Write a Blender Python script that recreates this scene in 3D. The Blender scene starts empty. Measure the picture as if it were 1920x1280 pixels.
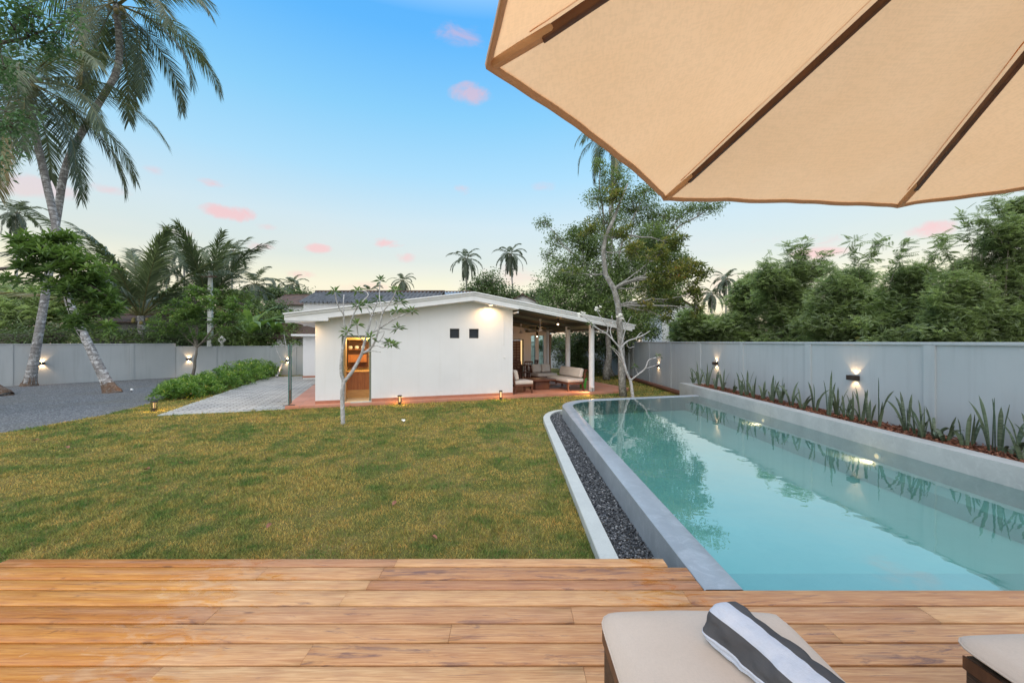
import bpy, bmesh, math, random
import numpy as np
from mathutils import Vector, Matrix, noise as mnoise
R = math.radians
sc = bpy.context.scene
COL = sc.collection

# ---------------------------------------------------------------- camera, world, sun, exposure
EYE = 2.0          # eye height, metres above the lawn
F = 760.0          # focal length in pixels of the 1920 px wide picture
cam_d = bpy.data.cameras.new('camera'); cam = bpy.data.objects.new('camera', cam_d); COL.objects.link(cam)
cam_d.sensor_width = 36; cam_d.lens = 36 * F / 1920; cam_d.clip_start = 0.05; cam_d.clip_end = 2000
cam.location = (0, 0, EYE); cam.rotation_euler = (R(90), 0, 0)
sc.camera = cam

def lin(r, g, b):
    f = lambda c: (c / 255 / 12.92) if c / 255 <= .04045 else ((c / 255 + .055) / 1.055) ** 2.4
    return (f(r), f(g), f(b))

SUN_EL, SUN_AZ = 38, 205        # soft after-sunset glow behind the camera, to its left
world = bpy.data.worlds.new("World"); sc.world = world; world.use_nodes = True
def build_world():
    nt = world.node_tree; N = nt.nodes; L = nt.links; N.clear()
    out = N.new('ShaderNodeOutputWorld'); bg = N.new('ShaderNodeBackground'); L.new(bg.outputs[0], out.inputs[0])
    tc = N.new('ShaderNodeTexCoord'); sep = N.new('ShaderNodeSeparateXYZ'); L.new(tc.outputs['Generated'], sep.inputs[0])
    def M(op, a, b=None, c=None, clamp=False):
        n = N.new('ShaderNodeMath'); n.operation = op; n.use_clamp = clamp
        for i, v in enumerate((a, b, c)):
            if v is None: continue
            if isinstance(v, (int, float)): n.inputs[i].default_value = v
            else: L.new(v, n.inputs[i])
        return n.outputs[0]
    def ramp(fac, stops, interp='LINEAR'):
        n = N.new('ShaderNodeValToRGB'); n.color_ramp.interpolation = interp
        e = n.color_ramp.elements
        while len(e) > 1: e.remove(e[-1])
        e[0].position = stops[0][0]; e[0].color = (*stops[0][1], 1)
        for p, c in stops[1:]:
            k = e.new(p); k.color = (*c, 1)
        L.new(fac, n.inputs[0]); return n.outputs[0]
    def mix(fac, a, b, mode='MIX'):
        n = N.new('ShaderNodeMix'); n.data_type = 'RGBA'; n.blend_type = mode
        if isinstance(fac, (int, float)): n.inputs[0].default_value = fac
        else: L.new(fac, n.inputs[0])
        for i, v in ((6, a), (7, b)):
            if isinstance(v, tuple): n.inputs[i].default_value = (*v, 1)
            else: L.new(v, n.inputs[i])
        return n.outputs[2]
    x, y, z = sep.outputs
    # sky colour against elevation
    base = ramp(z, [(0.0, lin(228, 204, 184)), (.06, lin(238, 216, 180)), (.13, lin(230, 220, 184)), (.19, lin(204, 210, 198)),
                    (.27, lin(194, 212, 216)), (.37, lin(160, 206, 230)), (.48, lin(126, 193, 232)), (.60, lin(84, 171, 236)), (.72, lin(66, 158, 234)), (1, lin(120, 180, 235))])
    sky = N.new('ShaderNodeTexSky'); sky.sky_type = 'NISHITA'; sky.sun_disc = False
    sky.sun_elevation = R(SUN_EL); sky.sun_rotation = R(SUN_AZ)
    nish = mix(1.0, sky.outputs[0], (.03, .03, .03), 'MULTIPLY')
    # the veil of thin stratus near the horizon
    az = M('ARCTAN2', x, y)
    el = M('ARCSINE', z)
    cv = N.new('ShaderNodeCombineXYZ'); L.new(M('MULTIPLY', az, 3.0), cv.inputs[0]); L.new(M('MULTIPLY', el, 11.0), cv.inputs[1])
    nz = N.new('ShaderNodeTexNoise'); nz.inputs['Scale'].default_value = 1.3; nz.inputs['Detail'].default_value = 6; nz.inputs['Distortion'].default_value = .5
    L.new(cv.outputs[0], nz.inputs['Vector'])
    veil = M('MULTIPLY', M('MULTIPLY', M('SUBTRACT', nz.outputs[0], .42), 2.6, clamp=True), M('SUBTRACT', 1.0, M('MULTIPLY', z, 3.4), clamp=True))
    base = mix(M('MULTIPLY', veil, .75, clamp=True), base, lin(226, 214, 206))
    # small pink clouds: azimuth, elevation, half widths (radians), strength
    n2 = N.new('ShaderNodeTexNoise'); n2.inputs['Scale'].default_value = 10; n2.inputs['Detail'].default_value = 9; n2.inputs['Roughness'].default_value = .62; n2.inputs['Distortion'].default_value = .6
    c2 = N.new('ShaderNodeCombineXYZ'); L.new(az, c2.inputs[0]); L.new(M('MULTIPLY', el, 1.8), c2.inputs[1]); L.new(c2.outputs[0], n2.inputs['Vector'])
    n3 = M('MULTIPLY', M('SUBTRACT', n2.outputs[0], .54), 4.0)
    tot = None
    CL = [(872, 68, 56, 17, .55), (890, 175, 42, 16, .7), (435, 398, 44, 14, 1.0), (410, 343, 36, 9, .6), (865, 353, 18, 10, .7), (330, 435, 30, 10, .5),
          (208, 357, 36, 12, .7), (60, 350, 80, 20, .5), (485, 463, 28, 10, .8), (595, 464, 24, 10, .9), (722, 456, 34, 10, .9), (760, 483, 24, 11, .9), (410, 343, 34, 9, .8), (560, 515, 30, 9, .8),
          (290, 320, 20, 10, .5), (1540, 462, 52, 24, 1.0), (1739, 432, 36, 17, 1.0), (1440, 450, 40, 10, .4), (1020, 350, 26, 10, .4), (500, 425, 20, 8, .5), (700, 538, 60, 14, .5), (960, 520, 60, 26, .45), (560, 515, 30, 9, .6), (1700, 200, 90, 24, .5), (1300, 540, 120, 30, .45)]
    for px, py, wx, wy, s in CL:
        a0 = math.atan((px - 960) / F); h = math.hypot(px - 960, F); e0 = math.atan((640 - py) / h)
        da = M('DIVIDE', M('SUBTRACT', az, a0), wx / h); de = M('DIVIDE', M('SUBTRACT', el, e0), wy / h)
        r2 = M('ADD', M('MULTIPLY', da, da), M('MULTIPLY', de, de))
        v = M('MULTIPLY', M('SUBTRACT', M('ADD', 1.0, n3), M('MULTIPLY', r2, .8), clamp=True), s)
        tot = v if tot is None else M('MAXIMUM', tot, v)
    tot = M('MULTIPLY', M('MULTIPLY', tot, tot), M('SUBTRACT', 3.0, M('MULTIPLY', tot, 2.0)), clamp=True)
    base = mix(M('MULTIPLY', tot, .68), base, lin(238, 172, 166))
    # sky brightened overhead and behind the camera, added fill for deck, wall and canopy
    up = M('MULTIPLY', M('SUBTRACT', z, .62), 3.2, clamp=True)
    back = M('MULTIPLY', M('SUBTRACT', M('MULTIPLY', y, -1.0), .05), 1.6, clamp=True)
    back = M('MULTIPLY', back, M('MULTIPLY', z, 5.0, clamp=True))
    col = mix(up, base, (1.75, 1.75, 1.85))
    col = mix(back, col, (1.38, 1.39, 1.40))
    col = mix(1.0, col, nish, 'ADD')
    below = M('MULTIPLY', z, -8.0, clamp=True)
    col = mix(below, col, (.12, .11, .08))
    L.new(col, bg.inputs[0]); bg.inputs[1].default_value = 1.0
build_world()
sun_d = bpy.data.lights.new('sun', 'SUN'); sun_d.energy = .55; sun_d.angle = R(35); sun_d.color = (1, .93, .84)
sun = bpy.data.objects.new('sun', sun_d); COL.objects.link(sun)
_a = R(SUN_AZ); _e = R(SUN_EL)
sun.rotation_euler = Vector((math.sin(_a) * math.cos(_e), math.cos(_a) * math.cos(_e), math.sin(_e))).to_track_quat('Z', 'Y').to_euler()
vs = sc.view_settings; vs.view_transform = 'Standard'; vs.look = 'None'; vs.exposure = 0.12; vs.gamma = 1; vs.use_curve_mapping = False
sc.cycles.max_bounces = 8; sc.cycles.transparent_max_bounces = 16; sc.cycles.use_denoising = True
sc.cycles.sample_clamp_indirect = 6

# ---------------------------------------------------------------- helpers
def G(px, py, z=0.0):
    """the point at height z seen at (px, py) of the 1920 x 1280 picture; used to survey real positions"""
    d = (EYE - z) * F / (py - 640.0)
    return Vector(((px - 960) / F * d, d, z))
def W(px, py, d):
    return Vector(((px - 960) / F * d, d, EYE - (py - 640) / F * d))

def tag(o, label=None, cat=None, group=None, kind=None):
    if label: o['label'] = label
    if cat: o['category'] = cat
    if group: o['group'] = group
    if kind: o['kind'] = kind
    return o
def link(name, me, m=None, parent=None, loc=None):
    o = bpy.data.objects.new(name, me); COL.objects.link(o)
    if m is not None and me is not None:
        for k in (m if isinstance(m, (list, tuple)) else [m]): me.materials.append(k)
    if parent: o.parent = parent
    if loc is not None: o.location = loc
    return o
def empty(name, loc=(0, 0, 0), rz=0, label=None, cat=None, group=None, kind=None):
    o = bpy.data.objects.new(name, None); COL.objects.link(o); o.location = loc; o.rotation_euler = (0, 0, rz)
    o.empty_display_size = .1
    return tag(o, label, cat, group, kind)
def copy_tree(o, parent=None):
    c = o.copy(); COL.objects.link(c); c.parent = parent
    for ch in list(o.children): copy_tree(ch, c)
    return c

class MB:
    """collects faces of several primitives that become ONE mesh"""
    def __init__(s): s.v = []; s.f = []; s.mi = []
    def add(s, vs_, fs, mi=0):
        b = len(s.v); s.v += [tuple(p) for p in vs_]; s.f += [tuple(i + b for i in f) for f in fs]; s.mi += [mi] * len(fs); return s
    def box(s, a, b, mi=0):
        x0, y0, z0 = a; x1, y1, z1 = b
        return s.add([(x0, y0, z0), (x1, y0, z0), (x1, y1, z0), (x0, y1, z0), (x0, y0, z1), (x1, y0, z1), (x1, y1, z1), (x0, y1, z1)],
                     [(0, 3, 2, 1), (4, 5, 6, 7), (0, 1, 5, 4), (1, 2, 6, 5), (2, 3, 7, 6), (3, 0, 4, 7)], mi)
    def hexa(s, p, mi=0):      # 8 points: bottom 4 (ccw), top 4
        return s.add(p, [(0, 3, 2, 1), (4, 5, 6, 7), (0, 1, 5, 4), (1, 2, 6, 5), (2, 3, 7, 6), (3, 0, 4, 7)], mi)
    def beam(s, p, q, w, h, mi=0, up=(0, 0, 1)):
        p, q = Vector(p), Vector(q); d = (q - p).normalized(); sd = d.cross(Vector(up))
        if sd.length < 1e-4: sd = d.cross(Vector((0, 1, 0)))
        sd.normalize(); u = sd.cross(d).normalized(); a = sd * w / 2; b = u * h / 2
        return s.hexa([p - a - b, p + a - b, q + a - b, q - a - b, p - a + b, p + a + b, q + a + b, q - a + b], mi)
    def tube(s, pts, rad, n=8, mi=0, cap=True):
        pts = [Vector(p) for p in pts]; m = len(pts)
        if isinstance(rad, (int, float)): rad = [rad] * m
        b = len(s.v); ref = Vector((0.13, .21, .97)).normalized(); u = None
        for i, p in enumerate(pts):
            d = (pts[min(i + 1, m - 1)] - pts[max(i - 1, 0)])
            d = d.normalized() if d.length > 1e-9 else Vector((0, 0, 1))
            if u is None:
                u = d.cross(Vector((1, 0, 0)) if abs(d.x) < .8 else Vector((0, 1, 0))).normalized()
            else:
                u = (u - d * u.dot(d)); u = u.normalized() if u.length > 1e-6 else d.orthogonal().normalized()
            w = d.cross(u)
            for k in range(n):
                a = 2 * math.pi * k / n; s.v.append(tuple(p + (u * math.cos(a) + w * math.sin(a)) * rad[i]))
        for i in range(m - 1):
            for k in range(n):
                k2 = (k + 1) % n
                s.f.append((b + i * n + k, b + i * n + k2, b + (i + 1) * n + k2, b + (i + 1) * n + k)); s.mi.append(mi)
        if cap:
            s.f.append(tuple(b + k for k in range(n))[::-1]); s.mi.append(mi)
            s.f.append(tuple(b + (m - 1) * n + k for k in range(n))); s.mi.append(mi)
        return s
    def lathe(s, prof, n=24, c=(0, 0, 0), mi=0):
        b = len(s.v)
        for r, z in prof:
            for k in range(n):
                a = 2 * math.pi * k / n; s.v.append((c[0] + r * math.cos(a), c[1] + r * math.sin(a), c[2] + z))
        for i in range(len(prof) - 1):
            for k in range(n):
                k2 = (k + 1) % n
                s.f.append((b + i * n + k, b + i * n + k2, b + (i + 1) * n + k2, b + (i + 1) * n + k)); s.mi.append(mi)
        s.f.append(tuple(b + k for k in range(n))[::-1]); s.mi.append(mi)
        s.f.append(tuple(b + (len(prof) - 1) * n + k for k in range(n))); s.mi.append(mi)
        return s
    def poly(s, pts, z0, z1, mi=0):    # prism over a 2D outline
        n = len(pts); v = [(x, y, z0) for x, y in pts] + [(x, y, z1) for x, y in pts]
        return s.add(v, [tuple(range(n))[::-1], tuple(range(n, 2 * n))] + [(i, (i + 1) % n, n + (i + 1) % n, n + i) for i in range(n)], mi)
    def sheet(s, pts, z, mi=0):
        return s.add([(p[0], p[1], z) for p in pts], [tuple(range(len(pts)))], mi)
    def build(s, name, m, parent=None, smooth=False, bevel=0, seg=2, auto=None):
        me = bpy.data.meshes.new(name); me.from_pydata(s.v, [], s.f)
        o = link(name, me, m, parent)
        if any(s.mi): me.polygons.foreach_set('material_index', s.mi)
        bm = bmesh.new(); bm.from_mesh(me)
        bmesh.ops.recalc_face_normals(bm, faces=bm.faces)
        if bevel:
            bmesh.ops.remove_doubles(bm, verts=bm.verts, dist=1e-5)
            ed = [e for e in bm.edges if len(e.link_faces) == 2 and e.calc_face_angle(0) > .4]
            bmesh.ops.bevel(bm, geom=ed, offset=bevel, segments=seg, affect='EDGES', profile=.5)
        bm.to_mesh(me); bm.free()
        if smooth or bevel: me.polygons.foreach_set('use_smooth', [True] * len(me.polygons))
        if bevel or auto: me.set_sharp_from_angle(angle=R(auto or 35))
        me.update(); return o

def np_mesh(name, V, Fa, tone=None, m=None, parent=None, smooth=False):
    """fast mesh from numpy arrays; Fa (M,3) or (M,4); tone = one value per face"""
    V = np.asarray(V, np.float32); Fa = np.asarray(Fa, np.int32); k = Fa.shape[1]
    me = bpy.data.meshes.new(name)
    me.vertices.add(len(V)); me.vertices.foreach_set('co', V.ravel())
    me.loops.add(Fa.size); me.loops.foreach_set('vertex_index', Fa.ravel())
    me.polygons.add(len(Fa)); me.polygons.foreach_set('loop_start', np.arange(0, Fa.size, k, dtype=np.int32))
    me.polygons.foreach_set('loop_total', np.full(len(Fa), k, np.int32))
    me.update(calc_edges=True)
    if smooth: me.polygons.foreach_set('use_smooth', np.ones(len(Fa), bool))
    if tone is not None:
        a = me.attributes.new('tone', 'FLOAT', 'FACE'); a.data.foreach_set('value', np.asarray(tone, np.float32))
    return link(name, me, m, parent)

# ---------------------------------------------------------------- materials
class NT:
    def __init__(s, name):
        s.m = bpy.data.materials.new(name); s.m.use_nodes = True; s.n = s.m.node_tree.nodes; s.l = s.m.node_tree.links; s.n.clear()
        s.out = s.n.new('ShaderNodeOutputMaterial')
    def new(s, t, **kw):
        n = s.n.new(t)
        for k, v in kw.items(): setattr(n, k, v)
        return n
    def set(s, n, i, v):
        if hasattr(v, 'is_output'): s.l.new(v, n.inputs[i])
        elif isinstance(v, tuple) and len(v) == 3 and n.inputs[i].type == 'RGBA': n.inputs[i].default_value = (*v, 1)
        else: n.inputs[i].default_value = v
    def math(s, op, a, b=0.0, c=0.0, clamp=False):
        n = s.new('ShaderNodeMath', operation=op, use_clamp=clamp)
        s.set(n, 0, a); s.set(n, 1, b); s.set(n, 2, c); return n.outputs[0]
    def coord(s, scale=(1, 1, 1), which='Object'):
        tc = s.new('ShaderNodeTexCoord'); mp = s.new('ShaderNodeMapping'); mp.inputs['Scale'].default_value = scale
        s.l.new(tc.outputs[which], mp.inputs[0]); return mp.outputs[0]
    def noise(s, vec, scale, detail=5, rough=.55, dist=0.0):
        n = s.new('ShaderNodeTexNoise'); s.l.new(vec, n.inputs['Vector'])
        n.inputs['Scale'].default_value = scale; n.inputs['Detail'].default_value = detail; n.inputs['Roughness'].default_value = rough; n.inputs['Distortion'].default_value = dist
        return n.outputs[0]
    def voro(s, vec, scale, feature='F1', out='Distance'):
        n = s.new('ShaderNodeTexVoronoi', feature=feature); s.l.new(vec, n.inputs['Vector']); n.inputs['Scale'].default_value = scale
        return n.outputs[out]
    def ramp(s, f, stops, interp='LINEAR'):
        n = s.new('ShaderNodeValToRGB'); n.color_ramp.interpolation = interp; e = n.color_ramp.elements
        while len(e) > 1: e.remove(e[-1])
        e[0].position = stops[0][0]; c = stops[0][1]; e[0].color = (*c, 1) if isinstance(c, tuple) else (c, c, c, 1)
        for p, c in stops[1:]:
            k = e.new(p); k.color = (*c, 1) if isinstance(c, tuple) else (c, c, c, 1)
        s.l.new(f, n.inputs[0]); return n.outputs[0]
    def mix(s, f, a, b, mode='MIX'):
        n = s.new('ShaderNodeMix', data_type='RGBA', blend_type=mode); s.set(n, 0, f); s.set(n, 6, a); s.set(n, 7, b); return n.outputs[2]
    def bump(s, h, strength=.3, dist=.01):
        n = s.new('ShaderNodeBump'); s.l.new(h, n.inputs['Height']); n.inputs['Strength'].default_value = strength; n.inputs['Distance'].default_value = dist; return n.outputs[0]
    def attr(s, name='tone'):
        n = s.new('ShaderNodeAttribute', attribute_name=name); return n.outputs['Fac']
    def pbsdf(s, col, rough=.6, nrm=None, spec=.4, metal=0.0, **kw):
        n = s.new('ShaderNodeBsdfPrincipled'); s.set(n, 'Base Color', col); s.set(n, 'Roughness', rough); s.set(n, 'Metallic', metal); s.set(n, 'Specular IOR Level', spec)
        if nrm is not None: s.l.new(nrm, n.inputs['Normal'])
        for k, v in kw.items(): s.set(n, k, v)
        return n.outputs[0]
    def done(s, sh):
        s.l.new(sh, s.out.inputs[0]); return s.m

def simple(name, c1, c2=None, rough=.6, scale=3.0, bscale=60, bstr=.15, bdist=.004, spec=.35, metal=0.0, stretch=(1, 1, 1), lo=.35, hi=.65, detail=6):
    t = NT(name); v = t.coord(stretch); c2 = c2 or tuple(x * .8 for x in c1)
    col = t.mix(t.ramp(t.noise(v, scale, detail), [(lo, 0.0), (hi, 1.0)]), c1, c2)
    nr = t.bump(t.noise(v, bscale, 4), bstr, bdist) if bstr else None
    return t.done(t.pbsdf(col, rough, nr, spec, metal))

M = {}
def white_plaster():
    t = NT('white_plaster'); v = t.coord()
    c = t.mix(t.ramp(t.noise(v, .8, 7, .6), [(.3, 0.0), (.7, 1.0)]), (.76, .775, .79), (.70, .715, .73))
    streak = t.ramp(t.noise(t.coord((5, 5, .3)), 1.2, 8, .7), [(.52, 0.0), (.8, 1.0)])
    c = t.mix(t.math('MULTIPLY', streak, .22), c, (.55, .54, .50))
    s = t.new('ShaderNodeSeparateXYZ'); t.l.new(t.coord(), s.inputs[0])
    low = t.math('SUBTRACT', 1.0, t.math('MULTIPLY', s.outputs[2], 2.4), clamp=True)
    sp = t.math('MULTIPLY', low, t.ramp(t.noise(v, 7, 7, .7), [(.40, 0.0), (.62, 1.0)]))
    c = t.mix(t.math('MULTIPLY', sp, .35), c, (.52, .42, .33))
    return t.done(t.pbsdf(c, .75, t.bump(t.noise(v, 40, 8, .6), .2, .004), .3))
M['white'] = white_plaster()
M['cream'] = simple('cream_plaster', (.72, .62, .46), (.66, .56, .40), .75, 1.1, 90, .1, .003)
M['trim'] = simple('white_trim', (.78, .79, .80), (.70, .72, .73), .5, 4, 60, .06, .002)
def wall_grey():
    t = NT('grey_wall_paint'); v = t.coord()
    c = t.mix(t.ramp(t.noise(v, .7, 5), [(.3, 0.0), (.7, 1.0)]), (.425, .46, .48), (.375, .41, .43))
    streak = t.ramp(t.noise(t.coord((3.5, 3.5, .22)), 1.6, 7, .65), [(.50, 0.0), (.78, 1.0)])
    c = t.mix(t.math('MULTIPLY', streak, .5), c, (.28, .305, .32))
    sp = t.ramp(t.noise(v, 14, 3), [(.70, 0.0), (.76, 1.0)])
    c = t.mix(t.math('MULTIPLY', sp, .25), c, (.45, .47, .48))
    return t.done(t.pbsdf(c, .7, t.bump(t.noise(v, 28, 8, .6), .22, .006), .3))
M['wall'] = wall_grey()
def concrete(name, a, b, c3, sc1=1.6, rough=.6, dirt=.5):
    t = NT(name); v = t.coord()
    c = t.mix(t.ramp(t.noise(v, sc1, 8, .65, .4), [(.32, 0.0), (.68, 1.0)]), a, b)
    c = t.mix(t.math('MULTIPLY', t.ramp(t.noise(v, sc1 * 5, 8, .7, 1.0), [(.5, 0.0), (.72, 1.0)]), dirt), c, c3)
    c = t.mix(t.math('MULTIPLY', t.ramp(t.noise(v, 160, 2), [(.52, 0.0), (.7, 1.0)]), .25), c, tuple(x * .6 for x in a))
    r = t.math('ADD', rough - .12, t.math('MULTIPLY', t.noise(v, 3, 5), .24))
    return t.done(t.pbsdf(c, r, t.bump(t.noise(v, 55, 6), .15, .003), .45))
M['coping'] = concrete('pool_coping_cement', (.33, .375, .415), (.25, .285, .315), (.44, .485, .525), 1.5, .33, .6)
M['planter'] = concrete('planter_cement', (.40, .415, .405), (.31, .325, .32), (.47, .485, .475), 2.2, .6, .5)
M['curb'] = concrete('curb_cement', (.50, .53, .50), (.44, .47, .45), (.36, .38, .36), 3, .75, .35)
M['ledge'] = concrete('pool_ledge_plaster', (.50, .58, .56), (.44, .52, .50), (.38, .46, .45), 1.5, .7, .4)
M['basin'] = concrete('pool_plaster', (.55, .66, .63), (.49, .60, .57), (.44, .56, .53), 1.2, .7, .4)

def wood_deck():
    t = NT('teak_deck'); tc = t.new('ShaderNodeTexCoord'); at = t.attr('tone')
    off = t.new('ShaderNodeCombineXYZ'); t.l.new(t.math('MULTIPLY', at, 37.0), off.inputs[0]); t.l.new(t.math('MULTIPLY', at, 91.0), off.inputs[1])
    va = t.new('ShaderNodeVectorMath', operation='ADD'); t.l.new(tc.outputs['Object'], va.inputs[0]); t.l.new(off.outputs[0], va.inputs[1])
    def mp(s):
        m = t.new('ShaderNodeMapping'); m.inputs['Scale'].default_value = s; t.l.new(va.outputs[0], m.inputs[0]); return m.outputs[0]
    base = t.ramp(at, [(0, (.54, .28, .125)), (.25, (.68, .395, .185)), (.5, (.59, .32, .145)), (.75, (.75, .475, .235)), (1, (.50, .25, .12))])
    g1 = t.noise(mp((1.2, 16, 16)), 2.2, 7, .62, .9)
    c = t.mix(t.ramp(g1, [(.38, 0.0), (.62, 1.0)]), base, t.mix(1.0, base, (.80, .70, .62), 'MULTIPLY'))
    g2 = t.noise(mp((2.5, 95, 95)), 2.0, 4, .6, .5)
    c = t.mix(t.math('MULTIPLY', t.ramp(g2, [(.47, 0.0), (.60, 1.0)]), .55), c, t.mix(1.0, base, (.56, .40, .32), 'MULTIPLY'))
    # figure: broad cathedral arches in the grain
    wv = t.new('ShaderNodeTexWave', wave_type='RINGS', rings_direction='Y'); t.l.new(mp((.5, 7.0, 3)), wv.inputs['Vector'])
    wv.inputs['Scale'].default_value = 1.6; wv.inputs['Distortion'].default_value = 5.0; wv.inputs['Detail'].default_value = 3; wv.inputs['Detail Scale'].default_value = .8
    c = t.mix(t.math('MULTIPLY', t.ramp(wv.outputs['Fac'], [(.62, 0.0), (.95, 1.0)]), .16), c, (.36, .17, .10))
    # purple-grey weather stains, denser on some boards
    s1 = t.noise(mp((1.6, 11, 11)), 1.5, 6, .68, 1.2)
    thr = t.ramp(at, [(0, .53), (.2, .66), (.45, .52), (.7, .63), (1, .55)])
    st = t.math('MULTIPLY', t.math('SUBTRACT', s1, thr), 9.0, clamp=True)
    c = t.mix(t.math('MULTIPLY', st, .75), c, (.15, .08, .07))
    # knots
    kv = t.voro(mp((1.6, 5.5, 5.5)), 1.0); kn = t.ramp(kv, [(.035, 1.0), (.075, 0.0)])
    c = t.mix(t.math('MULTIPLY', kn, .75), c, (.17, .08, .045))
    # wet, honey coloured oil patches at the left side and some round the pool corner
    ob = t.coord(); sx = t.new('ShaderNodeSeparateXYZ'); t.l.new(ob, sx.inputs[0])
    lf = t.math('MULTIPLY', t.math('SUBTRACT', t.math('MULTIPLY', sx.outputs[0], -1.0), 1.15), .55, clamp=True)
    wn = t.noise(t.coord((1, 2.4, 1)), 4.5, 5, .6, 1.2)
    wet = t.math('MULTIPLY', t.math('SUBTRACT', t.math('ADD', wn, t.math('MULTIPLY', lf, .55)), .66), 7.0, clamp=True)
    wet = t.math('MULTIPLY', wet, t.math('GREATER_THAN', t.math('MULTIPLY', sx.outputs[0], -1.0), .9))
    dk = t.math('MULTIPLY', t.math('SUBTRACT', 1.0, t.math('ABSOLUTE', t.math('MULTIPLY', t.math('SUBTRACT', sx.outputs[1], 2.93), 6.0)), clamp=True), t.math('MULTIPLY', t.math('ADD', sx.outputs[0], 1.5), 1.2, clamp=True))
    d2 = t.math('MULTIPLY', t.math('SUBTRACT', t.math('ADD', t.noise(mp((1.1, 14, 14)), 2.2, 6, .7, .8), t.math('MULTIPLY', dk, .16)), .63), 10.0, clamp=True)
    c = t.mix(t.math('MULTIPLY', d2, .6), c, (.15, .08, .07))
    gx = t.math('SUBTRACT', 1.0, t.math('ABSOLUTE', t.math('MULTIPLY', t.math('SUBTRACT', sx.outputs[0], .95), 1.5)), clamp=True)
    w2 = t.math('MULTIPLY', t.math('SUBTRACT', t.math('ADD', wn, t.math('MULTIPLY', gx, .22)), .66), 7.0, clamp=True)
    wet = t.math('MAXIMUM', wet, w2)
    c = t.mix(t.math('MULTIPLY', wet, .80), c, t.mix(1.0, c, (1.0, .74, .28), 'MULTIPLY'))
    rough = t.math('SUBTRACT', .50, t.math('MULTIPLY', wet, .30))
    h = t.math('ADD', t.math('MULTIPLY', g2, .6), t.math('MULTIPLY', t.noise(mp((8, 60, 60)), 3, 4), .4))
    return t.done(t.pbsdf(c, rough, t.bump(h, .18, .002), .42))
M['deck'] = wood_deck()

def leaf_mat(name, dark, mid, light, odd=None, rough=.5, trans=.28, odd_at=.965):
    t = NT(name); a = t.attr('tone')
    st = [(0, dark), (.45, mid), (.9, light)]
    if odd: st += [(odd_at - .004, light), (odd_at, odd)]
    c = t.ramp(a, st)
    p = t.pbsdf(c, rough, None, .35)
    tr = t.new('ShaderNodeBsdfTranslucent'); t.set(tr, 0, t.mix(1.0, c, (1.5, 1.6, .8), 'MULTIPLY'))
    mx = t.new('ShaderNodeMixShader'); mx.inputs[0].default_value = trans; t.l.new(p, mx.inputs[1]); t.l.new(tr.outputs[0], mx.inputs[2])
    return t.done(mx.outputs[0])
M['palm'] = leaf_mat('palm_leaf', (.05, .07, .05), (.10, .135, .08), (.25, .29, .17), (.30, .24, .13), .45, .22, .975)
M['palmfar'] = leaf_mat('palm_leaf_far', (.06, .085, .07), (.09, .12, .09), (.15, .18, .12), (.30, .26, .14), .5, .25, .96)
M['mango'] = leaf_mat('mango_leaf', (.06, .10, .04), (.13, .22, .065), (.25, .36, .11), (.45, .32, .05), .42, .3, .985)
M['dark'] = leaf_mat('dark_leaf', (.05, .08, .045), (.10, .15, .07), (.19, .26, .12), None, .5, .25)
M['mid'] = leaf_mat('mid_leaf', (.065, .10, .05), (.14, .20, .08), (.27, .36, .13), (.40, .27, .07), .5, .3, .97)
M['pinn'] = leaf_mat('feather_leaf', (.17, .215, .15), (.26, .32, .205), (.38, .46, .29), (.40, .38, .14), .5, .5, .985)
M['almond'] = leaf_mat('almond_leaf', (.07, .11, .04), (.17, .20, .06), (.34, .29, .10), (.42, .22, .07), .45, .3, .9)
M['vine'] = leaf_mat('vine_leaf', (.035, .08, .04), (.08, .16, .075), (.20, .33, .19), (.28, .14, .06), .38, .25, .95)
M['frangi'] = leaf_mat('frangipani_leaf', (.05, .095, .045), (.10, .17, .07), (.20, .29, .11), None, .4, .3)
M['shrub'] = leaf_mat('shrub_leaf', (.06, .12, .035), (.13, .25, .055), (.30, .42, .10), (.62, .55, .16), .42, .3, .955)
M['snake'] = None
def snake():
    t = NT('snake_plant_leaf'); v = t.coord((1, 1, 9)); a = t.attr('tone')
    b = t.noise(v, 5.0, 4, .6, .8)
    c = t.mix(t.ramp(b, [(.40, 0.0), (.6, 1.0)]), (.035, .06, .034), (.115, .155, .105))
    c = t.mix(t.math('MULTIPLY', a, .5), c, (.12, .16, .085))
    return t.done(t.pbsdf(c, .42, None, .4))
M['snake'] = snake()
def bark(name, a, b, lich, rings=0.0, sc1=6, lich_amt=.7):
    t = NT(name); v = t.coord(); vz = t.coord((1, 1, .35))
    c = t.mix(t.ramp(t.noise(vz, sc1, 8, .7, .5), [(.35, 0.0), (.62, 1.0)]), a, b)
    li = t.ramp(t.noise(v, sc1 * 1.3, 6, .7, 1.0), [(.50, 0.0), (.60, 1.0)])
    c = t.mix(t.math('MULTIPLY', li, lich_amt), c, lich)
    h = t.noise(vz, sc1 * 5, 6, .7)
    if rings:
        w = t.new('ShaderNodeTexWave', wave_type='BANDS', bands_direction='Z'); t.l.new(t.coord((1, 1, 1)), w.inputs['Vector'])
        w.inputs['Scale'].default_value = rings; w.inputs['Distortion'].default_value = 2.5; w.inputs['Detail'].default_value = 3; w.inputs['Detail Scale'].default_value = 1.5
        rg = t.ramp(w.outputs['Fac'], [(.0, 1.0), (.22, 0.0)])
        c = t.mix(t.math('MULTIPLY', rg, .6), c, tuple(x * .35 for x in a)); h = t.math('SUBTRACT', h, t.math('MULTIPLY', rg, .8))
    return t.done(t.pbsdf(c, .85, t.bump(h, .6, .02), .2))
M['palmbark'] = bark('palm_bark', (.34, .33, .32), (.20, .19, .19), (.60, .61, .62), 1.7, 4, .85)
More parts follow.
